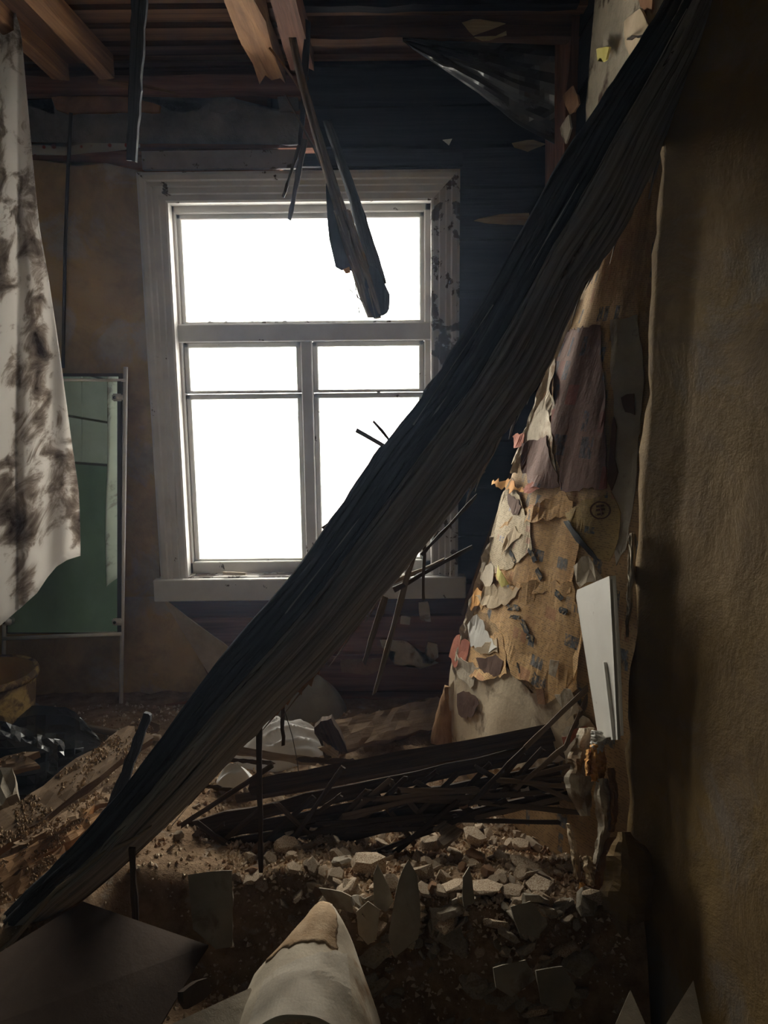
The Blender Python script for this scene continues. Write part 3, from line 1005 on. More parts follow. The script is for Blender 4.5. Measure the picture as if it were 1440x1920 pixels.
def slab(s, w, off=0.0):
    """Point on the slab: s along (0 = floor end), w across (0 = upper edge)."""
    x0, y0 = slab_edge(UPE, s)
    x1, y1 = slab_edge(LOE, s)
    Y = 1.86 + 0.06 * math.sin(math.pi * s) - 0.12 * s
    Y += 0.07 * (w - 0.35) ** 2 * 2 - off
    return at(lerp(x0, x1, w), lerp(y0, y1, w), Y)


SL = 2.75
fs = empty('fallen_ceiling_slab', slab(0.04, 0.5), 'long grey weathered slab of ceiling boards fallen diagonally across the window', 'slab')
strips = [(0.0, 0.2, 'tar_wood', 0.0), (0.17, 0.36, 'tar_wood', 0.012), (0.33, 0.5, 'grey_wood', 0.006), (0.47, 0.63, 'grey_wood', 0.016), (0.6, 0.74, 'grey_wood', 0.008), (0.71, 0.86, 'grey_wood', 0.014), (0.83, 1.0, 'grey_wood', 0.002)]  # upper strips blackish, lower strips paler grey
for i, (w0, w1, mt, off) in enumerate(strips):
    def fn(u, v, w0=w0, w1=w1, off=off, i=i):
        s = u
        e0 = 0.018 * nz(s, i, 0, 9) + 0.008 * nz(s, i, 3, 30)
        e1 = 0.018 * nz(s, i + 1, 0, 9) + 0.008 * nz(s, i + 1, 3, 30)
        if i == 6:
            e1 = 0.03 * nz(s, 50, 0, 16) + 0.025 * nz(s, 51, 3, 55)
        if i == 0:
            e0 = 0.02 * nz(s, 60, 0, 10) + 0.012 * nz(s, 51, 3, 40)
        w = lerp(w0 + e0, w1 + e1, v)
        ridge = 0.003 * nz(w * 26, s * 3, i, 1) + 0.003 * nz(w * 75, s * 6, i, 1) + 0.004 * math.sin(math.pi * v)
        return slab(s, w, off + ridge)
    surf('plank_strip', fn, 110, 14, 0.014, mt, fs, True, SL, (w1 - w0) * 0.27)
# thickness behind: core boards so that the slab reads solid from the side
surf('core_board', lambda u, v: slab(u, lerp(0.06, 0.93, v), -0.03), 40, 4, 0.03, 'lath_dark', fs, True, SL, 0.25)
# long splinters along the lower and upper edge
rnd = random.Random(21)
for i in range(30):
    s = rnd.uniform(0.3, 0.9)
    ln = rnd.uniform(0.03, 0.07)
    w = rnd.uniform(0.93, 1.02)
    p0, p1 = slab(s, w, -0.01), slab(s - ln, w + rnd.uniform(0.05, 0.17), -0.01 + rnd.uniform(-0.02, 0.02))
    board('splinter', p0, p1, rnd.uniform(0.006, 0.016), 0.004, rnd.choice(['splinter', 'grey_wood', 'lath']), fs, (0, -1, 0.2), 4, 1, (0, 0.01), (1, 0.15), jit=0.001)
for i in range(14):
    s = rnd.uniform(0.2, 0.95)
    p0, p1 = slab(s, rnd.uniform(0.02, 0.98), 0.026), slab(s + rnd.uniform(0.05, 0.16), rnd.uniform(0.02, 0.98), 0.028)
    w = rnd.uniform(0.1, 0.9)
    p0, p1 = slab(s, w, 0.026), slab(min(0.99, s + rnd.uniform(0.06, 0.16)), w + rnd.uniform(-0.03, 0.03), 0.028)
    board('splinter', p0, p1, 0.007, 0.004, 'grey_wood', fs, (0, -1, 0.2), 5, 1, (0, 0), (0.5, 0.2), jit=0.001)
# long bright splinter peeling off the lower end
surf('peeled_splinter', lambda u, v: at(lerp(-20, 285, u), interp([(0, 1802), (0.12, 1772), (0.4, 1672), (0.7, 1600), (0.9, 1570), (1, 1548)], u) + 16 * (v - 0.5) * (1 - 0.7 * u), 1.80 + 0.02 * u), 24, 2, 0.008, 'splinter', fs, True, 0.6, 0.03)
surf('peeled_splinter', lambda u, v: at(lerp(95, 330, u), interp([(0, 1690), (0.4, 1610), (1, 1455)], u) + 12 * (v - 0.5) * (1 - 0.6 * u), 1.80 + 0.03 * u), 20, 2, 0.008, 'grey_wood', fs, True, 0.6, 0.03)
# nails and stubs of lath along its upper edge
for a, b, w in (((668, 806), (730, 838), 0.010), ((700, 789), (734, 836), 0.007), ((713, 842), (724, 852), 0.008), ((697, 872), (724, 848), 0.016), ((604, 990), (660, 930), 0.008)):
    board('lath_stub', at(a[0], a[1], 1.97), at(b[0] + 14, b[1] + 12, 1.93), w, 0.006, 'lath_dark', fs, (0, -1, 0), 3, 1, (0.004, 0), jit=0.001)
# laths hanging from its underside
for a, b, w, y0, y1, mt in (((776, 1040), (702, 1300), 0.016, 2.0, 2.12, 'splinter'), ((722, 1120), (682, 1244), 0.017, 1.98, 2.05, 'splinter'), ((796, 1000), (793, 1128), 0.012, 2.0, 2.04, 'lath'),
                            ((740, 1105), (884, 1026), 0.012, 2.02, 2.06, 'lath_dark'), ((790, 1040), (893, 930), 0.01, 2.0, 2.05, 'lath_dark'), ((720, 1100), (830, 1050), 0.01, 2.02, 2.05, 'splinter'),
                            ((860, 930), (908, 880), 0.012, 1.96, 1.98, 'splinter'), ((905, 880), (952, 790), 0.012, 1.95, 1.98, 'splinter'), ((530, 1310), (531, 1395), 0.011, 2.0, 2.02, 'lath_dark')):
    board('hanging_lath', at(a[0], a[1], y0), at(b[0], b[1], y1), w, 0.006, mt, fs, (0, -1, 0), 6, 1, (0.004, 0.01), (1, 0.8), jit=0.0015)
surf('torn_fibre', lambda u, v: at(lerp(505, 600, u) + 6 * nz(u, v, 0, 9), lerp(1335, 1250, u) + 24 * v * (0.5 + nz(u, 2, 0, 14)), 1.95), 18, 3, 0.01, 'paper_brown', fs, False, 0.2, 0.05)
board('hanging_lath', at(486, 1340, 1.95), at(489, 1640, 1.98), 0.015, 0.008, 'lath_dark', fs, (0, -1, 0), 8, 1, (0, 0.015), (1, 0.7), jit=0.0015)
board('hanging_lath', at(248, 1590, 1.83), at(254, 1735, 1.86), 0.017, 0.008, 'lath_dark', fs, (0, -1, 0), 5, 1, (0, 0.01), (1, 0.9), jit=0.0015)
tube('loose_wire', [at(533, 1330, 2.0), at(548, 1380, 2.03), at(556, 1420, 2.06), at(560, 1450, 2.08)], 0.0012, 'wire', fs, 5)

# ------------------------------------------------------------------ broken timber hanging in front of the window
bt = empty('hanging_broken_timber', at(555, 60, 2.75), 'splintered broken timber hanging from the ceiling in front of the upper pane', 'timber')
HT = [(548, 70), (565, 150), (588, 230), (612, 310), (634, 380), (655, 450), (682, 530), (702, 596)]
def htp(u):
    k = u * (len(HT) - 1)
    i = min(len(HT) - 2, int(k))
    return lerp(HT[i][0], HT[i + 1][0], k - i), lerp(HT[i][1], HT[i + 1][1], k - i)
HW = [(0, 7), (0.3, 9), (0.55, 11), (0.75, 16), (0.9, 17), (1, 13)]
def hang(u, v, dx=0.0, wsc=1.0, Y=2.75):
    x, yv = htp(u)
    w = interp(HW, u) * wsc
    return at(x + dx + (v - 0.5) * 2 * w + 1.5 * nz(u, v, 2, 20), yv + 10 * nz(v * 3, 5, 0, 2) * (u > 0.98), Y - 0.02 * math.sin(math.pi * v) + 0.03 * u)
surf('split_stem', lambda u, v: hang(u, v), 40, 6, 0.02, 'lath', bt, True, 1.1, 0.06)
surf('split_stem', lambda u, v: hang(lerp(0.28, 0.86, u), v, 26 + 6 * math.sin(3 * u), 0.95, 2.79), 40, 6, 0.025, 'tar_wood', bt, True, 1.1, 0.06)
surf('split_stem', lambda u, v: hang(lerp(0.6, 0.985, u), v, 12, 0.5, 2.73), 30, 4, 0.012, 'splinter', bt, True, 0.6, 0.03)
crL = [(612, 340), (618, 390), (616, 430), (620, 458), (628, 470), (629, 500), (640, 506), (652, 498), (658, 508), (656, 470), (648, 440), (640, 400), (630, 350)]
poly('bark_crust', ragged(px_poly(crL, 2.77), 0.004, 0.012, 31), 0.02, 'plank_burnt', bt, (0, -1, 0), (0, 0, 1))
crR = [(694, 498), (708, 503), (716, 520), (724, 540), (731, 560), (730, 578), (720, 590), (702, 597), (690, 570), (684, 530)]
poly('bark_crust', ragged(px_poly(crR, 2.745), 0.004, 0.012, 32), 0.03, 'plank_burnt', bt, (0, -1, 0), (0, 0, 1))
poly('rusty_chip', px_poly([(643, 505), (655, 500), (657, 511), (648, 513)], 2.74), 0.006, 'paper_orange', bt, (0, -1, 0))
rnd = random.Random(5)
for i in range(20):
    u0 = rnd.uniform(0.55, 0.9)
    dx = rnd.uniform(-14, 16)
    x0, y0 = htp(u0)
    x1, y1 = htp(min(1.0, u0 + rnd.uniform(0.06, 0.14)))
    board('fibre', at(x0 + dx, y0, 2.73), at(x1 + dx + rnd.uniform(-4, 4), y1, 2.735), 0.004, 0.003, 'splinter', bt, (0, -1, 0), 3, 1, (0, 0), (1, 0.3), jit=0.0006)
for a, b in (((664, 515), (674, 588)), ((653, 540), (682, 568)), ((660, 520), (672, 560))):
    board('fibre', at(*a, 2.75), at(*b, 2.76), 0.0035, 0.003, 'lath_dark', bt, (0, -1, 0), 4, 1, (0, 0), (0.5, 1), jit=0.0006)
tube('twig', [at(534, 178, 2.8), at(560, 225, 2.8), at(590, 280, 2.79), at(612, 330, 2.78), at(628, 375, 2.77)], 0.004, 'lath', bt, 5)
tube('twig', [at(505, 90, 2.85), at(530, 120, 2.84), at(556, 158, 2.8), at(572, 180, 2.78)], 0.004, 'joist_wood', bt, 5)
for (a, b, w, lab) in (((571, 262), (543, 412), 0.017, 'longer dark lath hanging point-down above the window beside the broken timber'), ((562, 272), (531, 370), 0.011, 'shorter rotten lath hanging above the window casing')):
    o = board('hanging_lath', at(a[0], a[1], 2.9), at(b[0], b[1], 2.95), w, 0.008, 'lath_dark', None, (0, -1, 0), 8, 1, (0.003, 0.006), (1.1, 0.8), jit=0.0015)
    tag(o, lab, 'lath')
# stem that carries both laths up to the ceiling
tag(board('lath_hanger', at(578, 40, 2.86), at(562, 285, 2.93), 0.02, 0.012, 'plank_burnt', None, (0, -1, 0), 8, 1, (0.01, 0.02), (1, 0.7), jit=0.002), 'dark strip of wood hanging behind the broken timber near the ceiling', 'strip')

hb = board('hanging_batten', at(263, -20, 2.55), at(247, 302, 2.62), 0.043, 0.02, 'tar_wood', None, (0, -1, 0), 14, 2, (0.01, 0.003), (1.0, 0.72), jit=0.0015)
tag(hb, 'dark batten hanging straight down from the ceiling left of the window', 'batten')
cd = tube('conduit', [at(133, 212, 3.3), at(127, 330, 3.3), at(122, 470, 3.31), at(118, 690, 3.32)], 0.007, 'wire', None, 7)
tag(cd, 'thin brown conduit running down the wallpaper between curtain and window', 'conduit')
# torn plastic film under the beam
film = surf('plastic_film', lambda u, v: at(lerp(755, 1040, u), lerp(72, 86, u) + v * interp([(0, 6), (0.25, 50), (0.5, 95), (0.75, 150), (1, 185)], u) , 3.0 + 0.09 * math.sin(v * 5 + u * 4) * v + 0.05 * nz(u, v, 3, 5)), 30, 18, 0.002, 'film', None, False)
tag(film, 'sooty torn plastic film sagging from the beam in the upper corner', 'plastic sheet')

# ------------------------------------------------------------------ curtain
CR = [(0, 30), (0.04, 40), (0.26, 60), (0.4, 75), (0.48, 90), (0.58, 105), (0.67, 118), (0.78, 133), (0.88, 148), (0.96, 151), (1.0, 151)]
def curtain(u, v):
    xr = interp(CR, v)
    x = lerp(lerp(-60, -30, v), xr, u)
    top = 25
    bot = interp([(0, 1200), (0.55, 1112), (0.66, 1082), (0.75, 1062), (0.86, 1050), (1, 1042)], u)
    yv = lerp(top, bot, v)
    amp = lerp(0.05, 0.035, v)
    f = (x - 33 - 6 * nz(v, 2, 0, 2)) / 60.0
    Y = lerp(2.76, 2.62, v) + amp * (min(1.0, abs(f)) ** 0.6) * (1.5 if f < 0 else 0.7) + 0.02 * math.sin(f * 5) * v + 0.02 * nz(u, v, 1, 4)
    return at(x, yv, Y)
ct = surf('curtain', curtain, 70, 60, 0.0015, 'curtain', None, True, 0.7, 1.6)
tag(ct, 'torn white curtain smeared with black dirt hanging at the left', 'curtain')

# ------------------------------------------------------------------ framed mirror
def MY(y): return lerp(3.27, 3.17, (y - 690) / 630)
mr = empty('standing_mirror', at(120, 1320, 3.17), 'green-tinted mirror in a chrome tube frame leaning on the wall left of the window', 'mirror')
def mp(x, y, d=0.0):
    p = at(x, y, MY(y) - 0.05 * x / 236)
    p.y += d
    return p
poly('mirror_glass', [mp(18, 706), mp(222, 706), mp(220, 1186), mp(14, 1186)], 0.006, 'mirror', mr, (0, -1, 0))
poly('backing_board', [mp(10, 700, .012), mp(228, 700, .012), mp(226, 1190, .012), mp(8, 1190, .012)], 0.006, 'hardboard', mr, (0, -1, 0))
tube('post', [mp(236, 688), mp(233, 900), mp(230, 1100), mp(227, 1318)], 0.0085, 'chrome', mr, 10)
tube('post', [mp(4, 688), mp(5, 1000), mp(8, 1190), mp(6, 1318)], 0.0085, 'chrome', mr, 10)
tube('rail', [mp(4, 712, -.008), mp(236, 713, -.008)], 0.006, 'chrome', mr, 8)
tube('rail', [mp(8, 1196, -.01), mp(120, 1191, -.01), mp(229, 1187, -.01)], 0.0085, 'chrome', mr, 8)
surf('frame_edge', lambda u, v: mp(lerp(222, 229, u), lerp(712, 1186, v), -0.004), 1, 6, 0.008, 'dark_metal', mr, False)
for x, y in ((222, 745), (222, 1164), (15, 1164)):
    c = mp(x, y, -0.014)
    bm = bmesh.new()
    bmesh.ops.create_cube(bm, size=1)
    bm.transform(Matrix.Diagonal((0.042, 0.012, 0.03, 1)))
    bmesh.ops.bevel(bm, geom=bm.edges[:], offset=0.005, segments=2, affect='EDGES')
    cl = finish('clamp', bm, M['chrome'], Matrix.Translation(c), mr, True)
    tube('screw', [c + Vector((-0.008, -0.004, 0)), c + Vector((-0.008, -0.012, 0))], 0.006, 'dark_metal', cl, 8)

# ------------------------------------------------------------------ bucket
bc = atz(-28, 1262, 0.36)
bk = empty('bucket', (bc.x, bc.y, 0.05), 'dirt-caked yellow bucket standing at the left edge by the wall', 'bucket')
R0, R1, H = 0.185, 0.150, 0.31
def lathe(name, prof, mat, par, n=40, c=(0, 0)):
    bm = bmesh.new()
    rings = []
    for r, zz in prof:
        rings.append([bm.verts.new((bc.x + r * math.cos(2 * math.pi * k / n) * (1 + 0.015 * nz(k, zz, 0, 0.5)), bc.y + r * math.sin(2 * math.pi * k / n), zz)) for k in range(n)])
    for a, b in zip(rings, rings[1:]):
        for k in range(n):
            bm.faces.new([a[k], a[(k + 1) % n], b[(k + 1) % n], b[k]])
    return finish(name, bm, M[mat], None, par, True)
lathe('body', [(0.001, 0.05), (R1, 0.05), (R1 + 0.004, 0.06), (R0, 0.36), (R0 - 0.006, 0.36)], 'bucket', bk)
lathe('inside', [(R0 - 0.006, 0.36), (R1 - 0.004, 0.07), (0.001, 0.065)], 'bucket_in', bk)
lathe('rim', [(R0 - 0.008, 0.362), (R0 + 0.006, 0.366), (R0 + 0.012, 0.35), (R0 + 0.006, 0.335), (R0 - 0.002, 0.34)], 'bucket', bk)

# ------------------------------------------------------------------ newspaper-covered panel leaning on the right wall
FAR = [(-300, 1.0), (560, 1078), (570, 1078), (670, 1035), (770, 1000), (880, 960), (1000, 925), (1120, 885), (1220, 860), (1290, 848), (1440, 842)]
FARY = 2.82
def far_edge(v):
    """v 0 at the floor, 1 at the top."""
    py = lerp(1420, 230, v)
    px = interp([(230, 1205), (520, 1094), (570, 1078), (670, 1036), (770, 1000), (880, 962), (1000, 925), (1120, 887), (1220, 862), (1290, 850), (1420, 843)], py)
    return at(px, py, interp([(0, 2.82), (0.23, 2.74), (0.46, 2.46), (0.65, 2.2), (0.76, 2.1), (1, 2.02)], v))  # upper part twisted away from the window to put it in shade
def near_edge(v):
    f = far_edge(v)
    return Vector((0.655, 1.88, f.z * 1.0))
def panel(u, v, off=0.0):
    a, b = far_edge(v), near_edge(v)
    p = a.lerp(b, u)
    d = (b - a).normalized()
    n = Vector((d.y, -d.x, 0)).normalized()
    if n.x > 0:
        n = -n
    bulge = 0.05 * math.sin(math.pi * u)
    return p + n * (off + bulge + 0.012 * nz(u, v, 8, 4))
pn = empty('newspaper_panel', panel(0.5, 0.0), 'leaning wall panel pasted with yellowed newspaper pages and torn paper', 'wall panel')
surf('panel_board', lambda u, v: panel(u + (0.02 * nz(v, 3, 0, 8) + 0.008 * nz(v, 5, 0, 30)) * (1 - u), lerp(-0.02, 1, v)), 40, 70, 0.03, 'news_base', pn, True, 1.2, 1.7)


def locate(px, py):
    """(u, v) of the panel point seen at a photo pixel (search over the bilinear sheet)."""
    best, ub, vb = 1e9, 0, 0
    lo_u, hi_u, lo_v, hi_v = -0.05, 1.05, -0.1, 1.1
    for it in range(5):
        for i in range(13):
            for j in range(13):
                u, v = lerp(lo_u, hi_u, i / 12), lerp(lo_v, hi_v, j / 12)
                p = panel(u, v) - Vector((0, 0, CAMZ))
                zc = p.dot(FWD)
                e = (720 + F * p.dot(XC) / zc - px) ** 2 + (960 - F * p.dot(YC) / zc - py) ** 2
                if e < best:
                    best, ub, vb = e, u, v
        du, dv = (hi_u - lo_u) / 8, (hi_v - lo_v) / 8
        lo_u, hi_u, lo_v, hi_v = ub - du, ub + du, vb - dv, vb + dv
    return ub, vb


def pasted(name, pts, off, mat, amp=0.006, seed=0, lift=0.0, cols=10, thick=0.0015, label=None, uvrot=0.0):
    """Paper pasted on the panel: outline in photo pixels, fitted to the panel's curve, edges torn and lifting."""
    uv = [locate(*q) for q in pts]
    rnd = random.Random(seed)
    # tear the outline in (u, v)
    out = []
    for (u0, v0), (u1, v1) in zip(uv, uv[1:] + uv[:1]):
        L = math.hypot((u1 - u0) * 1.0, (v1 - v0) * 2.0)
        k = max(1, int(L / 0.022))
        for j in range(k):
            t = j / k
            u, v = lerp(u0, u1, t), lerp(v0, v1, t)
            if j:
                u += rnd.uniform(-amp, amp)
                v += rnd.uniform(-amp, amp) * 0.5
            out.append((u, v))
    bm = bmesh.new()
    uvl = bm.loops.layers.uv.new('UVMap')
    f2 = [bm.verts.new((u, v, 0)) for u, v in out]
    bm.faces.new(f2)
    bmesh.ops.triangulate(bm, faces=bm.faces[:])
    for q in range(2):
        es = [e for e in bm.edges if (Vector(((e.verts[0].co.x - e.verts[1].co.x) * 1.0, (e.verts[0].co.y - e.verts[1].co.y) * 2.0))).length > 0.05]
        if es:
            bmesh.ops.subdivide_edges(bm, edges=es, cuts=1)
            bmesh.ops.triangulate(bm, faces=bm.faces[:])
    cu = sum(u for u, v in out) / len(out)
    cv = sum(v for u, v in out) / len(out)
    rmax = max(math.hypot(u - cu, v - cv) for u, v in out)
    orig = {v_: (v_.co.x, v_.co.y) for v_ in bm.verts}
    bnd = {v_ for v_ in bm.verts if v_.is_boundary}
    cr, sr = math.cos(uvrot), math.sin(uvrot)
    for f in bm.faces:
        for l in f.loops:
            u, v = orig[l.vert]
            a, b = u * 1.0, v * 2.0
            l[uvl].uv = (a * cr - b * sr + seed * 0.317, a * sr + b * cr + seed * 0.173)
    for v_, (u, v) in orig.items():
        e = off + 0.0025 * nz(u, v * 2, seed, 9)
        if v_ in bnd:
            e += lift * max(0.0, nz(u, v * 2, seed + 3, 6) + 0.15)
        v_.co = panel(u, v, e)
    ext = bmesh.ops.extrude_face_region(bm, geom=bm.faces[:])
    for g in ext['geom']:
        if isinstance(g, bmesh.types.BMVert):
            g.co += Vector((-thick, -thick * 0.4, 0))
    o = finish(name, bm, M[mat], None, pn, False)
    if label:
        o['label'] = label
    return o


# base sheets, then what is pasted over them
pasted('bare_plaster', [(842, 1425), (850, 1240), (905, 1215), (960, 1260), (1000, 1300), (1075, 1290), (1085, 1420), (1000, 1440), (900, 1440)], 0.004, 'cream_plaster', seed=41, label='bare cream plaster at the foot of the panel')
pasted('newspaper_sheet', [(905, 1070), (930, 1000), (975, 960), (1065, 925), (1090, 1010), (1075, 1110), (1000, 1110)], 0.006, 'news', seed=42, lift=0.01)
pasted('newspaper_sheet', [(895, 1125), (990, 1090), (1078, 1090), (1100, 1200), (1090, 1290), (1030, 1318), (1010, 1285), (965, 1262), (940, 1180)], 0.007, 'news', seed=43, lift=0.012)
pasted('newspaper_sheet', [(858, 1245), (900, 1190), (945, 1185), (955, 1225), (958, 1262), (915, 1275), (880, 1262)], 0.009, 'news', seed=44, lift=0.02)
pasted('newspaper_sheet', [(922, 1030), (945, 930), (968, 895), (985, 950), (1000, 975), (1005, 1030), (965, 1065), (930, 1075)], 0.009, 'news_pale', seed=45, lift=0.015)
pasted('newspaper_sheet', [(985, 975), (1000, 955), (1060, 920), (1080, 940), (1078, 965), (1000, 978)], 0.01, 'news', seed=46, lift=0.015)
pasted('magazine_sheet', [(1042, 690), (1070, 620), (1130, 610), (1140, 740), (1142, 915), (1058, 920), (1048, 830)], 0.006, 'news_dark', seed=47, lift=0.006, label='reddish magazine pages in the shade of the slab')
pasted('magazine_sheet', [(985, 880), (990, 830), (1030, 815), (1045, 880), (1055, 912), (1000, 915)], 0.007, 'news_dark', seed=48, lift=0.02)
pasted('torn_paper', [(965, 870), (1000, 780), (1030, 740), (1040, 800), (1050, 905), (1020, 880), (995, 835)], 0.005, 'paper_white', seed=49, lift=0.01)
pasted('torn_paper', [(1036, 690), (1046, 670), (1046, 770), (1036, 780), (1030, 740)], 0.008, 'paper_white', seed=50, lift=0.03)
# crumpled scraps that catch the light along the torn edge
tp = [([(885, 1170), (905, 1150), (925, 1195), (940, 1212), (922, 1224), (890, 1212)], 'white_board', 0.02),
      ([(900, 1215), (938, 1195), (940, 1222), (918, 1224)], 'paper_beige', 0.03),
      ([(900, 1115), (925, 1098), (985, 1100), (960, 1130), (930, 1140), (912, 1135)], 'paper_beige', 0.012),
      ([(905, 1100), (914, 1108), (908, 1128), (890, 1145), (886, 1132)], 'paper_orange', 0.02),
      ([(912, 1062), (932, 1060), (930, 1090), (918, 1105), (906, 1085)], 'paper_white', 0.03),
      ([(945, 1058), (955, 1070), (962, 1095), (950, 1100), (942, 1078)], 'paper_yellow', 0.03),
      ([(950, 1040), (985, 1000), (972, 985), (952, 1010)], 'paper_beige', 0.02),
      ([(930, 902), (960, 896), (975, 905), (990, 920), (970, 922), (945, 912)], 'paper_orange', 0.03),
      ([(968, 818), (990, 808), (988, 832), (972, 838)], 'paper_red', 0.02),
      ([(985, 915), (1010, 905), (1020, 915), (1000, 925)], 'paper_red', 0.02),
      ([(852, 1240), (866, 1225), (905, 1250), (888, 1290), (868, 1270)], 'paper_white', 0.02),
      ([(848, 1230), (862, 1190), (888, 1205), (880, 1240), (860, 1250)], 'paper_red', 0.012),
      ([(958, 925), (970, 930), (985, 948), (978, 966), (966, 960)], 'ink', 0.004),  # flat dark colour stands in for the shade inside a cavity
      ([(1012, 1290), (1026, 1290), (1030, 1320), (1016, 1318)], 'paper_brown', 0.02),
      ([(1040, 1235), (1056, 1238), (1050, 1268), (1038, 1262)], 'paper_white', 0.01),
      ([(1085, 1060), (1115, 1040), (1140, 1085), (1100, 1100)], 'paper_white', 0.012),
      ([(1060, 1375), (1100, 1340), (1140, 1372), (1110, 1410), (1072, 1430)], 'paper_white', 0.02),
      ([(1048, 1300), (1080, 1290), (1100, 1330), (1070, 1350)], 'paper_white', 0.01),
      ([(1070, 1378), (1090, 1364), (1118, 1356), (1132, 1372), (1092, 1380), (1078, 1402)], 'paper_red', 0.03),
      ([(900, 1232), (935, 1226), (950, 1238), (944, 1262), (918, 1268), (906, 1252)], 'ink', 0.01),
      ([(862, 1300), (885, 1296), (905, 1318), (890, 1345), (866, 1338)], 'ink', 0.008)]
for i, (q, mt, lift) in enumerate(tp):
    pasted('torn_paper' if mt != 'ink' else 'damp_stain', q, 0.012 if mt != 'ink' else 0.011, mt, 0.008, 60 + i, lift, label=('light %s scrap of paper' % mt.split('_')[1]) if mt.startswith('paper_') and mt != 'paper_white' else None)
# page with a round seal, hanging askew
pg = pasted('poster_page', [(1072, 962), (1110, 935), (1160, 922), (1176, 960), (1172, 1010), (1155, 1052), (1130, 1040), (1100, 1010)], 0.02, 'news_poster', 0.004, 90, 0.01, label='askew page with a round printed seal')
pasted('blue_band', [(1072, 976), (1082, 974), (1126, 1030), (1140, 1050), (1128, 1044), (1090, 1004)], 0.026, 'film', 0.002, 91)
def seal(r0, r1, k0=0, k1=24):
    c = (1144, 955)
    return lambda u, v: panel(*locate(c[0] + lerp(r0, r1, v) * math.cos(2 * math.pi * u) * 1.0, c[1] + lerp(r0, r1, v) * math.sin(2 * math.pi * u) * 0.85), 0.03)
o = surf('round_seal', seal(17, 20), 20, 1, -0.001, 'ink', pn, False)
o['label'] = 'ring of the printed seal'
for a, b in (((1136, 948), (1150, 946)), ((1136, 955), (1152, 953)), ((1138, 963), (1150, 961)), ((1143, 944), (1146, 966))):
    q0, q1 = panel(*locate(*a), 0.03), panel(*locate(*b), 0.03)
    board('seal_stroke', q0, q1, 0.005, 0.001, 'ink', pn, (-0.9, -0.3, 0), 2, 1, (0, 0), jit=0)
# dark block heading letters on the pages: fat strokes and bars, no readable words
for a, b, w in (((958, 1138), (978, 1140), 0.022), ((962, 1155), (982, 1158), 0.014), ((985, 1165), (995, 1185), 0.03), ((993, 1190), (1006, 1200), 0.026), ((1000, 1030), (1008, 1050), 0.026), ((1012, 1065), (1022, 1085), 0.026), ((1048, 1110), (1060, 1122), 0.024), ((1056, 1142), (1070, 1148), 0.02), ((975, 1245), (984, 1275), 0.02), ((1003, 1250), (1018, 1285), 0.022), ((962, 1035), (972, 1052), 0.02)):
    q0, q1 = panel(*locate(*a), 0.0115), panel(*locate(*b), 0.0115)
    board('printed_block', q0, q1, w * 0.85, 0.0012, 'ink_blue', pn, (-0.9, -0.3, 0), 4, 3, (0.008, 0.008), jit=0.0014)
# broken board end at the foot, and a lath along the torn edge
surf('broken_stud', lambda u, v: at(lerp(lerp(818, 848, u), lerp(846, 852, u), v) + 4 * nz(u, v, 1, 5), lerp(1396, 1290, u ** 0.9) - 6 * v, 2.84 - 0.05 * math.sin(v * 3)), 14, 6, 0.03, 'rotten_wood', pn, True, 0.3, 0.1)
surf('torn_edge', lambda u, v: far_edge(lerp(0.08, 0.35, u)) + Vector((-0.012 + 0.03 * v + 0.02 * nz(u, v, 4, 14), -0.02 - 0.03 * v, 0.01 * nz(u, v, 9, 20))), 40, 3, 0.004, 'paper_white', pn, False, 0.8, 0.04)
surf('torn_edge', lambda u, v: far_edge(lerp(0.45, 0.72, u)) + Vector((-0.008 + 0.02 * v + 0.01 * nz(u, v, 4, 14), -0.02 - 0.02 * v, 0.01 * nz(u, v, 9, 20))), 40, 3, 0.004, 'paper_white', pn, False, 0.8, 0.04)
board('edge_lath', at(1032, 676, 2.76), at(868, 1150, 2.76), 0.012, 0.008, 'lath_dark', pn, (-0.3, -1, 0), 14, 1, (0.01, 0.01), (1, 1), jit=0.0015)
# crack and pale strip near the wall
pasted('pale_paper_strip', [(1150, 600), (1200, 590), (1212, 700), (1200, 880), (1180, 1030), (1160, 1060), (1150, 900), (1158, 750)], 0.006, 'plaster_grey_strip', seed=95, lift=0.01)
pasted('tear', [(1158, 780), (1164, 800), (1160, 860), (1166, 885), (1154, 920), (1146, 900), (1150, 850)], 0.011, 'ink', 0.004, 96, label='dark tear in the pale strip')
pasted('tear', [(1172, 745), (1196, 738), (1198, 778), (1180, 772)], 0.011, 'ink', 0.006, 97)

wbd = empty('white_board', at(1140, 1390, 2.12), 'white painted board propped upright against the newspaper panel', 'board')
def wp_(x, y):
    return at(x, y, lerp(2.06, 1.76, (x - 1080) / 80))
poly('board_face', [wp_(1082, 1106), wp_(1142, 1080), wp_(1150, 1200), wp_(1157, 1380), wp_(1122, 1385), wp_(1102, 1240), wp_(1080, 1118)], 0.016, 'white_board', wbd, (-1, -0.4, 0))
for (x0, x1, dx) in ((1145, 1160, 3), (1134, 1151, 3)):
    surf('edge_bead', lambda u, v, x0=x0, x1=x1, dx=dx: wp_(lerp(x0, x1, u) + dx * v, lerp(1085 if x0 > 1140 else 1240, 1385, u)) + Vector((-0.008, -0.006, 0)), 10, 1, 0.007, 'white_board', wbd, False)

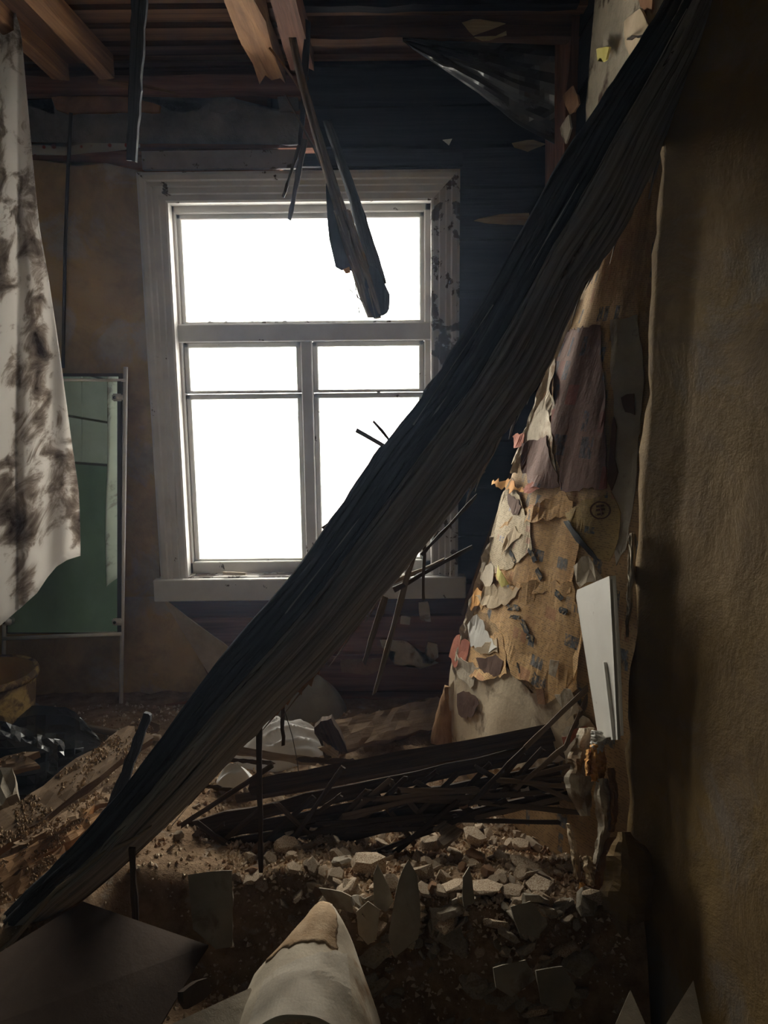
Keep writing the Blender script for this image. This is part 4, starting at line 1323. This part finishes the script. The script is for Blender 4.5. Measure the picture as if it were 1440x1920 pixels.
# torn layers of paper hanging from the end of the near wall
def hangpaper(name, pts, Y, mat, seed, curl=0.03, par=None, thick=0.003):
    """Ribbon of torn paper: centre line (px, py, half width px)."""
    n = len(pts) - 1
    def fn(u, v):
        k = u * n
        i = min(n - 1, int(k))
        t = k - i
        x, yy, w = (lerp(pts[i][q], pts[i + 1][q], t) for q in range(3))
        w *= 1 + 0.35 * nz(u, seed, 0, 8)
        return at(x + (v - 0.5) * 2 * w + 3 * nz(u, v, seed, 9), yy, Y - curl * math.sin(math.pi * v + nz(u, 1, seed, 4)) + 0.012 * nz(u, v, seed + 5, 8))
    return surf(name, fn, 26, 6, thick, mat, par if par is not None else wr, False, 0.4, 0.05)
hangpaper('torn_paper', [(1100, 1365, 14), (1090, 1420, 24), (1085, 1480, 26), (1098, 1530, 10)], 1.93, 'paper_white', 1)
hangpaper('torn_paper', [(1120, 1395, 12), (1122, 1430, 16), (1120, 1465, 12)], 1.86, 'paper_orange', 2)
hangpaper('torn_paper', [(1106, 1405, 6), (1104, 1430, 8), (1103, 1455, 5)], 1.88, 'paper_orange', 3)
hangpaper('torn_paper', [(1118, 1370, 10), (1122, 1385, 15), (1120, 1400, 13), (1122, 1418, 3)], 1.85, 'white_board', 4, 0.02)
hangpaper('torn_paper', [(1128, 1460, 12), (1132, 1500, 18), (1135, 1550, 14), (1125, 1590, 9), (1116, 1620, 7)], 1.85, 'paper_white', 5)
hangpaper('torn_paper', [(1145, 1440, 6), (1150, 1480, 9), (1152, 1530, 7), (1146, 1560, 5)], 1.84, 'paper_brown', 6)
hangpaper('torn_paper', [(1100, 1605, 6), (1106, 1630, 12), (1110, 1660, 9)], 1.84, 'paper_beige', 7)
hangpaper('torn_paper', [(1090, 1655, 4), (1102, 1680, 18), (1103, 1715, 15), (1100, 1745, 6)], 1.84, 'paper_orange', 8)
hangpaper('torn_paper', [(1112, 1690, 7), (1104, 1735, 13), (1100, 1765, 9), (1094, 1772, 3)], 1.83, 'paper_white', 9)
hangpaper('torn_paper', [(1103, 1775, 2), (1107, 1800, 3), (1108, 1815, 1)], 1.83, 'paper_white', 10, 0.004)
hangpaper('torn_paper', [(1066, 1545, 5), (1078, 1600, 8), (1084, 1650, 6)], 1.9, 'paper_beige', 11)
hangpaper('torn_paper', [(1186, 1000, 6), (1184, 1080, 7), (1178, 1150, 4), (1176, 1195, 2)], 1.84, 'paper_white', 12, 0.006)
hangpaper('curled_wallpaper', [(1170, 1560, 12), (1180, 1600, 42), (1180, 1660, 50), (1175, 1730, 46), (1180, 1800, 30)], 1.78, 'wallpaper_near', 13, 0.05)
hangpaper('torn_paper', [(1160, 1570, 20), (1135, 1640, 22), (1142, 1700, 26), (1150, 1790, 18)], 1.83, 'paper_brown', 14, 0.02)
for q, i in (([(1300, 1838), (1318, 1925), (1246, 1925)], 0), ([(1182, 1856), (1212, 1925), (1152, 1925)], 1)):
    o = poly('plaster_shard', px_poly(q, lambda x, y, i=i: 1.42 + 0.08 * i + (1925 - y) * 0.0009), 0.012, 'shard', None, (0, -1, 0.3))
    tag(o, ('taller' if i == 0 else 'shorter') + ' pale pointed plaster shard leaning at the foot of the ochre wall', 'shard')

# ------------------------------------------------------------------ fallen lath panel
def lathY(x): return lerp(2.32, 2.12, (x - 300) / 770)
lp = empty('fallen_lath_panel', at(700, 1600, 2.12), 'dark collapsed panel of planks criss-crossed with thin laths in mid-room', 'lath panel')
def lpboard(name, a, b, w, t, mat, dy=0.0, nrm=(0, -1, 0.35), rag=(0.015, 0.02), jit=0.003, taper=(1, 1), seg=14):
    return board(name, at(a[0], a[1], lathY(a[0]) + dy), at(b[0], b[1], lathY(b[0]) + dy), w, t, mat, lp, nrm, seg, 2, rag, taper, jit)
lpboard('plank', (330, 1556), (1068, 1396), 0.042, 0.022, 'lath_dark', 0.03, rag=(0.02, 0.01))
lpboard('plank', (300, 1584), (1078, 1436), 0.034, 0.02, 'lath_dark', 0.02)
lpboard('plank', (290, 1606), (1075, 1466), 0.032, 0.02, 'lath_dark', 0.01)
lpboard('plank', (300, 1625), (1060, 1494), 0.032, 0.02, 'lath_dark', 0.02)
rnd = random.Random(77)
# the lattice itself: thin laths over the planks, nailed on the slant
for i in range(22):
    x = rnd.uniform(360, 1060)
    yt = lerp(1548, 1400, (x - 330) / 740) + rnd.uniform(-6, 16)
    yb = yt + rnd.uniform(70, 120)
    dx = rnd.choice([-1, -1, 1]) * rnd.uniform(70, 130)
    lpboard('lath', (x, yt), (x + dx, yb - dx * 0.12), 0.015, 0.005, rnd.choice(['lath_dark', 'lath', 'lath_dark']), -0.015 - 0.006 * (i % 3), rag=(0.008, 0.008), jit=0.001, seg=5)
for i in range(16):
    x = rnd.uniform(560, 1000)
    yt = lerp(1600, 1480, (x - 330) / 740) + rnd.uniform(-60, 25)
    lpboard('lath', (x, yt), (min(1110, x + rnd.uniform(110, 260)), yt - rnd.uniform(-12, 60)), 0.013, 0.005, rnd.choice(['lath_dark', 'lath']), -0.03 - 0.004 * (i % 4), rag=(0.01, 0.02), jit=0.001, seg=5)
for a, b in (((1148, 1244), (985, 1402)), ((1138, 1226), (1060, 1400)), ((985, 1402), (880, 1510)), ((1060, 1400), (965, 1480)), ((644, 1436), (500, 1645)), ((512, 1434), (340, 1548)), ((950, 1500), (700, 1600)), ((640, 1490), (600, 1520)), ((1133, 1228), (1145, 1260)),
             ((1106, 1480), (930, 1462)), ((1100, 1512), (1000, 1470)), ((1115, 1526), (900, 1505)), ((560, 1560), (515, 1650)), ((860, 1500), (690, 1640))):
    lpboard('lath', a, b, 0.014, 0.006, 'lath_dark' if a[0] < 1000 else 'lath', -0.05, rag=(0.004, 0.006), jit=0.0012, seg=7)
for i in range(12):
    x = rnd.uniform(350, 1000)
    yt = lerp(1560, 1430, (x - 330) / 740) + rnd.uniform(10, 70)
    lpboard('plaster_crumb', (x, yt), (x + rnd.uniform(6, 24), yt - rnd.uniform(2, 7)), rnd.uniform(0.005, 0.01), 0.006, 'plaster_chip', -0.03, rag=(0.003, 0.003), jit=0.002, seg=2)

lk = [('fallen_plank', (470, 1478), (1066, 1368), 0.05, 0.022, 'lath_dark', 0.1, 'long dark plank lying along the top of the lath panel'),
      ('fallen_plank', (440, 1500), (1068, 1384), 0.028, 0.02, 'lath', 0.16, 'pale-edged plank just behind the long dark plank'),
      ('light_pole', (420, 1404), (596, 1430), 0.028, 0.02, 'splinter', 0.36, 'pale wooden pole lying in front of the white cloth'),
      ('dark_batten', (430, 1424), (515, 1432), 0.014, 0.01, 'lath_dark', 0.3, 'short dark batten under the pale pole'),
      ('dark_batten', (560, 1424), (665, 1428), 0.018, 0.014, 'lath_dark', 0.34, 'dark batten between white cloth and plaster block'),
      ('dark_batten', (356, 1468), (440, 1482), 0.014, 0.01, 'lath_dark', 0.12, 'dark batten beside the slab at the left end of the lath panel'),
      ('short_lath', (604, 1398), (636, 1420), 0.03, 0.01, 'splinter', 0.4, 'short pale lath lying against the plaster block'),
      ('cut_board', (620, 1446), (700, 1448), 0.035, 0.015, 'splinter', 0.2, 'pale split board on the rubble behind the lath panel')]
for nm, a, b, w, t, mt, dy, lab in lk:
    o = board(nm, at(a[0], a[1], 2.24 + dy), at(b[0], b[1], (2.06 if 'plank' in nm else 2.28) + dy), w, t, mt, None, (0, -1, 0.6), 10, 2, (0.012, 0.012), (1, 1), 0.002)
    tag(o, lab, 'plank' if 'plank' in nm or 'board' in nm else 'batten')

# ------------------------------------------------------------------ left heap: boards, black plastic, upright stick
DUSTY = []
def lb(nm, a, ya, b, yb, w, t, mt, lab, cat='board', nrm=(0, -0.8, 1), **k):
    o = board(nm, at(a[0], a[1], ya), at(b[0], b[1], yb), w, t, M and mt, None, nrm, k.get('seg', 14), k.get('cols', 4), k.get('rag', (0.02, 0.02)), k.get('taper', (1, 1)), k.get('jit', 0.005), k.get('bow', 0))
    if 'dusty' in nm or 'rotten' in nm or nm in ('board_end', 'board_stub'):
        DUSTY.append((o, (at(b[0], b[1], yb) - at(a[0], a[1], ya)).length, w, t))
    return tag(o, lab, cat)
lb('dusty_board', (-50, 1602), 2.02, (262, 1378), 2.55, 0.1, 0.035, 'dusty_wood', 'broad sawdust-covered board slanting up beside the black plastic')
lb('board_end', (225, 1392), 2.6, (288, 1352), 2.68, 0.07, 0.05, 'dusty_wood', 'sawn-off board end lying at the tip of the dusty board', nrm=(0.3, -0.9, 0.5), seg=4)
lb('dusty_board', (30, 1590), 2.0, (200, 1492), 2.3, 0.06, 0.02, 'dusty_wood', 'narrow dusty board under the broad sawdust-covered board', taper=(0.2, 1))
lb('rotten_beam', (-40, 1665), 1.95, (180, 1535), 2.2, 0.055, 0.04, 'rotten_wood', 'crumbling orange beam beneath the boards at the left', jit=0.004)
lb('rotten_beam', (-40, 1715), 1.9, (120, 1612), 2.05, 0.06, 0.04, 'rotten_wood', 'lowest crumbling beam beside the foot of the slab', jit=0.004)
lb('board_stub', (-40, 1452), 2.35, (64, 1424), 2.42, 0.055, 0.03, 'dusty_wood', 'short stub of board on the black plastic at the left edge', seg=6)
lb('plaster_lump', (-30, 1500), 2.2, (26, 1470), 2.25, 0.1, 0.04, 'shard', 'grey lump of plaster below the board stub at the left edge', 'plaster', seg=5, jit=0.01)
lb('upright_stake', (178, 1606), 2.02, (282, 1328), 2.1, 0.035, 0.02, 'tar_wood', 'dark pointed stake standing up against the fallen slab', 'stake', (0, -1, 0.1), taper=(1.1, 0.6), cols=2, jit=0.002)
tag(tube('wooden_pole', [at(150, 1362, 2.92), at(216, 1374, 2.88), at(300, 1384, 2.84)], 0.013, 'splinter', None, 8), 'round pale pole lying behind the end of the dusty board', 'pole')

rnd = random.Random(12)
def crumple(u, v):
    x = lerp(-60, 195, u)
    top = interp([(0, 1338), (0.25, 1332), (0.55, 1322), (0.75, 1330), (0.9, 1362), (1, 1398)], u)
    bot = interp([(0, 1500), (0.5, 1490), (0.75, 1462), (1, 1408)], u)
    y_ = lerp(top, bot, v)
    Y = lerp(2.98, 2.45, v) - 0.06 * math.sin(math.pi * v)
    k = noise.cell(Vector((u * 6, v * 5, 2))) * 0.03 + 0.05 * nz(u, v, 3, 5)
    return at(x, y_ + 4 * nz(u, v, 9, 6), Y + k)
bp = empty('black_plastic_sheet', at(80, 1450, 2.6), 'crumpled shiny black plastic sheet heaped below the bucket', 'plastic sheet')
surf('sheet', crumple, 14, 9, 0.002, 'black_plastic', bp, False)
surf('torn_fold', lambda u, v: at(lerp(0, 120, u) + 5 * nz(u, v, 1, 5), lerp(1352, 1392, u) + 26 * v + 9 * nz(u, v, 3, 6), 2.6 - 0.05 * v + 0.05 * nz(u, v, 4, 6)), 12, 3, 0.002, 'grey_plastic', bp, False)
surf('torn_fold', lambda u, v: at(lerp(92, 108, v) + 3 * nz(u, v, 1, 5), lerp(1395, 1446, u), 2.52 + 0.03 * nz(u, v, 4, 8)), 6, 2, 0.002, 'grey_plastic', bp, False)
surf('torn_fold', lambda u, v: at(lerp(150, 192, u), lerp(1345, 1392, u) + 22 * v * (1 - u), 2.6 + 0.03 * nz(u, v, 4, 8)), 8, 3, 0.002, 'grey_plastic', bp, False)


def crumbs_on(o, n, L, w, t, seed, mat='crumbs'):
    """Loose crumbs lying on the upper face of a board: one part of it."""
    rnd = random.Random(seed)
    bm = bmesh.new()
    for i in range(n):
        x, y = rnd.uniform(0.02, L - 0.02), rnd.uniform(-w * 0.47, w * 0.47)
        if nz(x, y, seed, 14) < -0.1:
            continue
        r = lerp(0.002, 0.008, rnd.random() ** 2)
        a = rnd.uniform(0, 6.28)
        c_, s_ = math.cos(a) * r, math.sin(a) * r
        v = [bm.verts.new((x + q[0] * c_ - q[1] * s_, y + q[0] * s_ + q[1] * c_, t / 2 + r * q[2])) for q in ((1.3, 0, -0.1), (-0.6, 0.7, -0.1), (-0.6, -0.7, -0.1), (0.1, 0.1, 0.9))]
        for f in ((0, 1, 3), (1, 2, 3), (2, 0, 3), (0, 2, 1)):
            bm.faces.new([v[k] for k in f])
    me = bpy.data.meshes.new('sawdust_crumbs')
    bm.to_mesh(me)
    bm.free()
    me.materials.append(M[mat])
    c = bpy.data.objects.new('sawdust_crumbs', me)
    COL.objects.link(c)
    c.parent = o
    c['kind'] = 'stuff'
    return c


for o_, L_, w_, t_ in list(DUSTY):
    crumbs_on(o_, int(L_ * w_ * 26000), L_, w_, t_, len(o_.name) + int(L_ * 100))


def heap(name, c, rx, ry, h, mat, label, cat, folds=6, seed=0, rot=0.0, par=None):
    cr, sr = math.cos(rot), math.sin(rot)
    def fn(u, v):
        a = 2 * math.pi * u
        r = v
        rr = 1 + 0.16 * nz(math.cos(a), math.sin(a), seed, 1.6)
        x, y_ = math.cos(a) * r * rx * rr, math.sin(a) * r * ry * rr
        k = 1 - r ** 2.4
        f = 1 - abs(nz(x * cr + y_ * sr, (y_ * cr - x * sr) * 3.2, seed, folds)) * 1.7
        zz = h * k * (0.62 + 0.5 * f)
        return (c[0] + x * cr - y_ * sr, c[1] + x * sr + y_ * cr, c[2] + zz)
    o = surf(name, fn, 64, 24, -0.004, mat, par, True)
    return tag(o, label, cat)
p = atz(520, 1400, 0.09)
heap('white_cloth', (p.x, p.y, 0.06), 0.22, 0.14, 0.13, 'cloth_white', 'rumpled white cloth heap lying on the rubble under the window', 'cloth', 7, 3, 0.2)
p = atz(585, 1345, 0.06)
heap('old_pillow', (p.x, p.y + 0.04, 0.05), 0.17, 0.1, 0.17, 'cloth_grey', 'dirty grey pillow slumped behind the white cloth', 'pillow', 3, 8)
p = atz(440, 1455, 0.12)
heap('white_cloth', (p.x, p.y, 0.1), 0.07, 0.05, 0.06, 'cloth_white', 'small white cloth corner poking out beside the slab', 'cloth', 9, 5)
o = board('log_stump', at(605, 1350, 2.72), at(632, 1412, 2.7), 0.075, 0.06, 'lath_dark', None, (0, -1, 0.2), 5, 4, (0.01, 0.01), (1, 1.1), 0.004)
tag(o, 'dark stub of log standing beside the white cloth', 'log')
lb('dusty_plank', (622, 1385), 2.72, (832, 1336), 2.95, 0.12, 0.03, 'dusty_wood', 'wide dusty plank lying under the window by the wall')
heap('sawdust_pile', tuple(atz(735, 1400, 0.08))[:2] + (0.05,), 0.3, 0.2, 0.09, 'sawdust', 'low pile of orange sawdust beside the newspaper panel', 'sawdust', 14, 2).__setitem__('kind', 'stuff')

# ------------------------------------------------------------------ foreground sheets
def arch(u, v, off=0.0):
    """Bent board: u across the bend, v away from the camera."""
    xl = interp([(0, 395), (0.3, 440), (0.55, 478), (0.8, 548), (1, 590)], v)
    xr = interp([(0, 752), (0.3, 735), (0.55, 712), (0.8, 676), (1, 632)], v)
    yt = interp([(0, 1905), (0.3, 1822), (0.55, 1760), (0.8, 1708), (0.93, 1690), (1, 1696)], v)
    yb_l = interp([(0, 2080), (0.3, 1940), (0.55, 1850), (0.8, 1770), (1, 1708)], v)
    yb_r = interp([(0, 2160), (0.3, 2020), (0.55, 1910), (0.8, 1810), (1, 1730)], v)
    k = 1 - abs(2 * u - 0.86) ** 2.2 if u < 0.43 else 1 - (abs(u - 0.43) / 0.57) ** 2.4
    base = lerp(yb_l, yb_r, u)
    return at(lerp(xl, xr, u), lerp(base, yt, max(0, k)) + 3 * nz(u, v, 4, 6) - off * 300, lerp(1.38, 1.72, v) - 0.035 * max(0, k))
bs = empty('bent_board', at(590, 1900, 1.5), 'cream board bent over a hump in the foreground, dusted brown on top', 'board')
surf('board', arch, 30, 24, 0.014, 'sheet', bs, True, 0.3, 0.35)
surf('dust_layer', lambda u, v: arch(lerp(0.1, 0.66, u) + 0.03 * nz(u, v, 3, 9), lerp(0.52 + 0.05 * nz(u, 1, 2, 7), 0.93 + 0.02 * nz(u, 3, 2, 9), v), 0.003), 24, 14, 0.002, 'brown_dust', bs, True, 0.2, 0.2)
surf('paper_layer', lambda u, v: arch(lerp(0.17, 0.74, u) + 0.01 * nz(u, v, 3, 9), lerp(0.0, 0.36 + 0.02 * nz(u, 4, 2, 9) + 0.2 * u * u, v), 0.010), 24, 16, 0.005, 'sheet_pale', bs, False, 0.2, 0.2)
hb_ = poly('hardboard_sheet', [at(155, 1690, 1.78), at(391, 1772, 1.72), at(372, 1800, 1.69), at(296, 1930, 1.5), at(-40, 1930, 1.42), at(-40, 1810, 1.62)], 0.008, 'hardboard', None, (0, -0.5, 1))
tag(hb_, 'large dark hardboard sheet lying tilted in the lower left corner', 'sheet')
bd = poly('broken_board', [at(300, 1930, 1.40), at(470, 1852, 1.50), at(505, 1930, 1.42)], 0.014, 'shard', None, (0, -0.4, 1))
tag(bd, 'triangular corner of cream board beside the bent board', 'board')
bl = board('wood_block', at(340, 1876, 1.52), at(386, 1850, 1.56), 0.035, 0.03, 'hardboard', None, (0, -1, 0.5), 3, 2, (0.004, 0.004), jit=0.003)
tag(bl, 'small dark block beside the hardboard corner', 'block')
shards = [([(352, 1640), (434, 1632), (436, 1775), (405, 1780), (362, 1742)], 1.80, 'brown fibreboard flake standing upright at the edge of the light'),
          ([(748, 1650), (766, 1612), (782, 1640), (788, 1700), (784, 1760), (740, 1795), (728, 1760), (738, 1700)], 1.77, 'tall pointed plaster shard standing at the edge of the shadow'),
          ([(700, 1640), (708, 1620), (728, 1660), (738, 1690), (724, 1710), (702, 1700)], 1.80, 'smaller pointed shard just beside the tall shard'),
          ([(668, 1710), (690, 1690), (712, 1706), (706, 1760), (690, 1772), (672, 1752)], 1.74, 'rounded plaster flake between the bent board and the tall shard'),
          ([(598, 1665), (640, 1672), (690, 1700), (660, 1712), (622, 1700)], 1.80, 'flat dark flake behind the top of the bent board'),
          ([(958, 1700), (995, 1690), (1018, 1720), (1010, 1760), (975, 1750)], 1.72, 'rounded flake propped in the shaded rubble below the lit patch'),
          ([(1005, 1820), (1055, 1812), (1080, 1850), (1060, 1895), (1015, 1880)], 1.6, 'greenish plaster flake low in the shaded rubble by the wall'),
          ([(925, 1815), (985, 1800), (1005, 1835), (960, 1870), (930, 1852)], 1.62, 'broad plaster flake at the bottom of the shaded rubble'),
          ([(868, 1645), (880, 1625), (890, 1690), (870, 1700)], 1.79, 'thin dark sliver standing beside the lit patch')]
for i, (q, Y, lab) in enumerate(shards):
    top = min(y_ for x, y_ in q)
    o = poly('plaster_shard', ragged([at(x, y_, Y + 0.0006 * (top - y_) ) for x, y_ in q], 0.003, 0.02, 120 + i), 0.014, 'shard', None, (0, -1, 0.3))
    tag(o, lab, 'shard')

# ------------------------------------------------------------------ loose rubble
def chip_mesh(seed, kind):
    rnd = random.Random(seed)
    bm = bmesh.new()
    n = rnd.randint(5, 7)
    rx, ry, h = 1.0, rnd.uniform(0.5, 0.85), {'flat': 0.28, 'lump': 0.6, 'long': 0.3}[kind] * rnd.uniform(0.8, 1.3)
    if kind == 'long':
        ry = rnd.uniform(0.16, 0.3)
    pts = []
    for lev in (-1, 0, 1):
        for k in range(n):
            a = 2 * math.pi * (k + rnd.uniform(-0.25, 0.25)) / n
            r = rnd.uniform(0.75, 1.0) * (1.0 if lev == 0 else 0.84)
            pts.append((math.cos(a) * rx * r, math.sin(a) * ry * r, lev * h * 0.5 + rnd.uniform(-0.08, 0.08)))
    for p in pts:
        bm.verts.new(p)
    r = bmesh.ops.convex_hull(bm, input=bm.verts[:])
    bmesh.ops.delete(bm, geom=[g for g in r['geom_interior'] if isinstance(g, bmesh.types.BMVert)], context='VERTS')
    bmesh.ops.recalc_face_normals(bm, faces=bm.faces[:])
    me = bpy.data.meshes.new('plaster_chip')
    bm.to_mesh(me)
    bm.free()
    return me


chips = {}
for kind in ('flat', 'lump', 'long'):
    for q in range(6):
        for mt in ('plaster_chip', 'brick', 'shard', 'splinter'):
            pass
def chip_set(kind, mt, n=6):
    out = []
    for q in range(n):
        me = chip_mesh(hash((kind, q)) % 1000 if False else 100 * len(kind) + q * 7 + len(mt), kind)
        me.materials.append(M[mt])
        out.append(me)
    return out
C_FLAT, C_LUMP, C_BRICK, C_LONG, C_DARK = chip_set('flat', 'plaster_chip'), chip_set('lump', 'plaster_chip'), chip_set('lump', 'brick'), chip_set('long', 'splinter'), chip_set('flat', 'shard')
rnd = random.Random(99)


def drop(me, x, y, r, name, label, cat, group=None, tilt=0.5, lift=0.35):
    o = bpy.data.objects.new(name, me)
    z0 = T(x, y) + r * lift
    mw = Matrix.Translation((x, y, z0)) @ Matrix.Rotation(rnd.uniform(0, 6.28), 4, 'Z') @ Matrix.Rotation(rnd.uniform(-tilt, tilt), 4, 'X') @ Matrix.Rotation(rnd.uniform(-tilt, tilt), 4, 'Y') @ Matrix.Diagonal((r, r, r, 1))
    COL.objects.link(o)
    o.matrix_world = mw
    return tag(o, label, cat, group)


# chips that can be told apart in the lit patch
named = [(890, 1568, 0.05, C_LUMP, 'brick_lump', 'lit crumbly lump with an orange hollow at the middle of the lit patch', 'lump'),
         (888, 1612, 0.042, C_BRICK, 'brick_lump', 'orange crumbly brick below the orange-hollow lump', 'brick'),
         (800, 1580, 0.036, C_LUMP, 'plaster_lump', 'pale pitted plaster lump under the two pale sticks', 'lump'),
         (985, 1622, 0.052, C_FLAT, 'plaster_chip', 'broad cream plaster flake at the wall side of the lit patch', 'chip'),
         (1010, 1660, 0.06, C_FLAT, 'plaster_chip', 'rounded brown-grey flake at the shaded end of the lit patch', 'chip'),
         (850, 1660, 0.045, C_FLAT, 'plaster_chip', 'angular cream chip right of the tall shard', 'chip'),
         (905, 1665, 0.058, C_FLAT, 'plaster_chip', 'large grey flake lying at the shadow edge of the lit patch', 'chip'),
         (960, 1668, 0.04, C_FLAT, 'plaster_chip', 'long pale chip by the shadow edge near the wall', 'chip'),
         (690, 1620, 0.06, C_LUMP, 'plaster_lump', 'long pinkish plaster lump beside the smaller pointed shard', 'lump'),
         (640, 1615, 0.04, C_DARK, 'plaster_lump', 'dark grey lump beside the pinkish plaster lump', 'lump'),
         (560, 1655, 0.04, C_FLAT, 'plaster_chip', 'pale broken chip at the left tip of the lit patch', 'chip'),
         (650, 1662, 0.045, C_FLAT, 'plaster_chip', 'cream chip at the shadow edge in front of the pinkish lump', 'chip'),
         (840, 1690, 0.045, C_LUMP, 'plaster_lump', 'white pitted lump at the lowest point of the lit patch', 'lump'),
         (1000, 1580, 0.05, C_LONG, 'wood_splinter', 'split stick leaning in the rubble by the wall', 'stick'),
         (645, 1408, 0.04, C_LUMP, 'plaster_block', 'pale squarish plaster block beside the white cloth', 'block')]
for px, py, r, mset, nm, lab, cat in named:
    z_ = 0.16 if py > 1500 else 0.1
    p = atz(px, py, z_)
    for _ in range(3):
        p = atz(px, py, T(p.x, p.y) + r * 0.4)
    drop(rnd.choice(mset), p.x, p.y, r, nm, lab, cat, None, 0.35, 0.4)
for a, b, lab in (((822, 1560), (858, 1535), 'upper of the two pale sticks in the lit patch'), ((826, 1582), (860, 1556), 'lower of the two pale sticks in the lit patch')):
    p0, p1 = atz(*a, 0.2), atz(*b, 0.2)
    tag(board('pale_stick', p0, p1, 0.03, 0.014, 'splinter', None, (0, -0.5, 1), 4, 2, (0.006, 0.006), jit=0.002), lab, 'stick')

def scatter(n, x0, x1, y0, y1, sets, r0, r1, name, label, cat, group, ok=None, tilt=0.7, bins=None):
    k = 0
    while k < n:
        px, py = rnd.uniform(x0, x1), rnd.uniform(y0, y1)
        p = atz(px, py, 0.1)
        for _ in range(3):
            p = atz(px, py, T(p.x, p.y))
        if p.x > 0.6 or p.y > 3.25 or (ok and not ok(px, py, p)):
            continue
        r = lerp(r0, r1, rnd.random() ** 2.2)
        lab = label
        if bins:
            lab = label + ', ' + next(t_ for lim, t_ in bins if px < lim)
        drop(rnd.choice(rnd.choice(sets)), p.x, p.y, r, name, lab, cat, group + lab[len(label):] if group else None, tilt)
        k += 1
def off_panel(px, py, p):
    return p.x < lerp(0.58, 0.2, sstep(1.9, 2.8, p.y))
scatter(230, 440, 1075, 1515, 1700, [C_FLAT, C_FLAT, C_LUMP], 0.008, 0.036, 'plaster_chip', 'broken plaster chip in the lit patch', 'chip', 'plaster chips in the lit patch', off_panel, 0.7, [(600, 'towards the fallen slab'), (720, 'behind the bent board'), (830, 'around the tall shard'), (930, 'around the orange brick'), (2000, 'towards the newspaper panel')])
scatter(70, 470, 1070, 1520, 1680, [C_FLAT, C_LUMP, C_FLAT], 0.022, 0.046, 'plaster_lump', 'sizeable plaster lump in the lit patch', 'lump', 'larger lumps in the lit patch', off_panel, 0.6, [(640, 'towards the fallen slab'), (760, 'behind the tall shard'), (900, 'around the orange brick'), (2000, 'towards the newspaper panel')])
scatter(24, 480, 1060, 1515, 1690, [C_BRICK], 0.012, 0.034, 'brick_crumb', 'crumbly orange brick crumb among the chips of the lit patch', 'brick', 'orange crumbs in the lit patch', off_panel)
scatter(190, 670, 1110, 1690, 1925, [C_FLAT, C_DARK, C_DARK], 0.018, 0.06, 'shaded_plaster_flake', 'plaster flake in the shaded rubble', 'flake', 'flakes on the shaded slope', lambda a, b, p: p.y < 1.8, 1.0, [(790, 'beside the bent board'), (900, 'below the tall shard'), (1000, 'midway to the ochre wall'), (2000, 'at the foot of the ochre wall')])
scatter(70, 345, 840, 1395, 1520, [C_FLAT, C_LUMP, C_LONG], 0.012, 0.035, 'rubble_piece', 'small rubble piece behind the lath panel', 'rubble', 'rubble behind the lath panel', off_panel, 0.7, [(480, 'beside the slab'), (640, 'before the white cloth'), (2000, 'towards the newspaper panel')])
scatter(30, 440, 1075, 1500, 1700, [C_LONG], 0.025, 0.06, 'wood_splinter', 'thin wood splinter in the lit rubble', 'splinter', 'splinters in the lit patch', off_panel, 0.7, [(650, 'towards the slab'), (850, 'around the tall shard'), (2000, 'towards the newspaper panel')])
scatter(20, 0, 350, 1420, 1700, [C_LONG, C_LUMP], 0.015, 0.04, 'wood_crumb', 'splintered crumb lying among the boards at the left', 'crumb', 'crumbs among the boards', None)

# crushed plaster and sawdust crumbs nobody could count
bm = bmesh.new()
rnd = random.Random(3)
for i in range(16000):
    x, y_ = (rnd.uniform(-1.5, 0.6), rnd.uniform(1.5, 3.2)) if i % 2 else (rnd.uniform(-0.5, 0.6), rnd.uniform(1.7, 2.5))
    if not off_panel(0, 0, Vector((x, y_, 0))):
        continue
    r = lerp(0.002, 0.012, rnd.random() ** 2)
    z_ = T(x, y_) + r * 0.4
    a = rnd.uniform(0, 6.28)
    v = [bm.verts.new((x + r * q[0] * math.cos(a) - r * q[1] * math.sin(a), y_ + r * q[0] * math.sin(a) + r * q[1] * math.cos(a), z_ + r * q[2])) for q in
         ((1, 0, -0.3), (-0.5, rnd.uniform(0.4, 0.9), -0.3), (-0.6, -0.7, -0.2), (rnd.uniform(-0.3, 0.3), 0.1, rnd.uniform(0.3, 0.9)))]
    for f in ((0, 1, 3), (1, 2, 3), (2, 0, 3), (0, 2, 1)):
        bm.faces.new([v[k] for k in f])
fr = finish('crushed_plaster', bm, M['plaster_chip'], None, None)
tag(fr, 'fine crumbs of crushed plaster strewn over the whole rubble heap', 'rubble', kind='stuff')
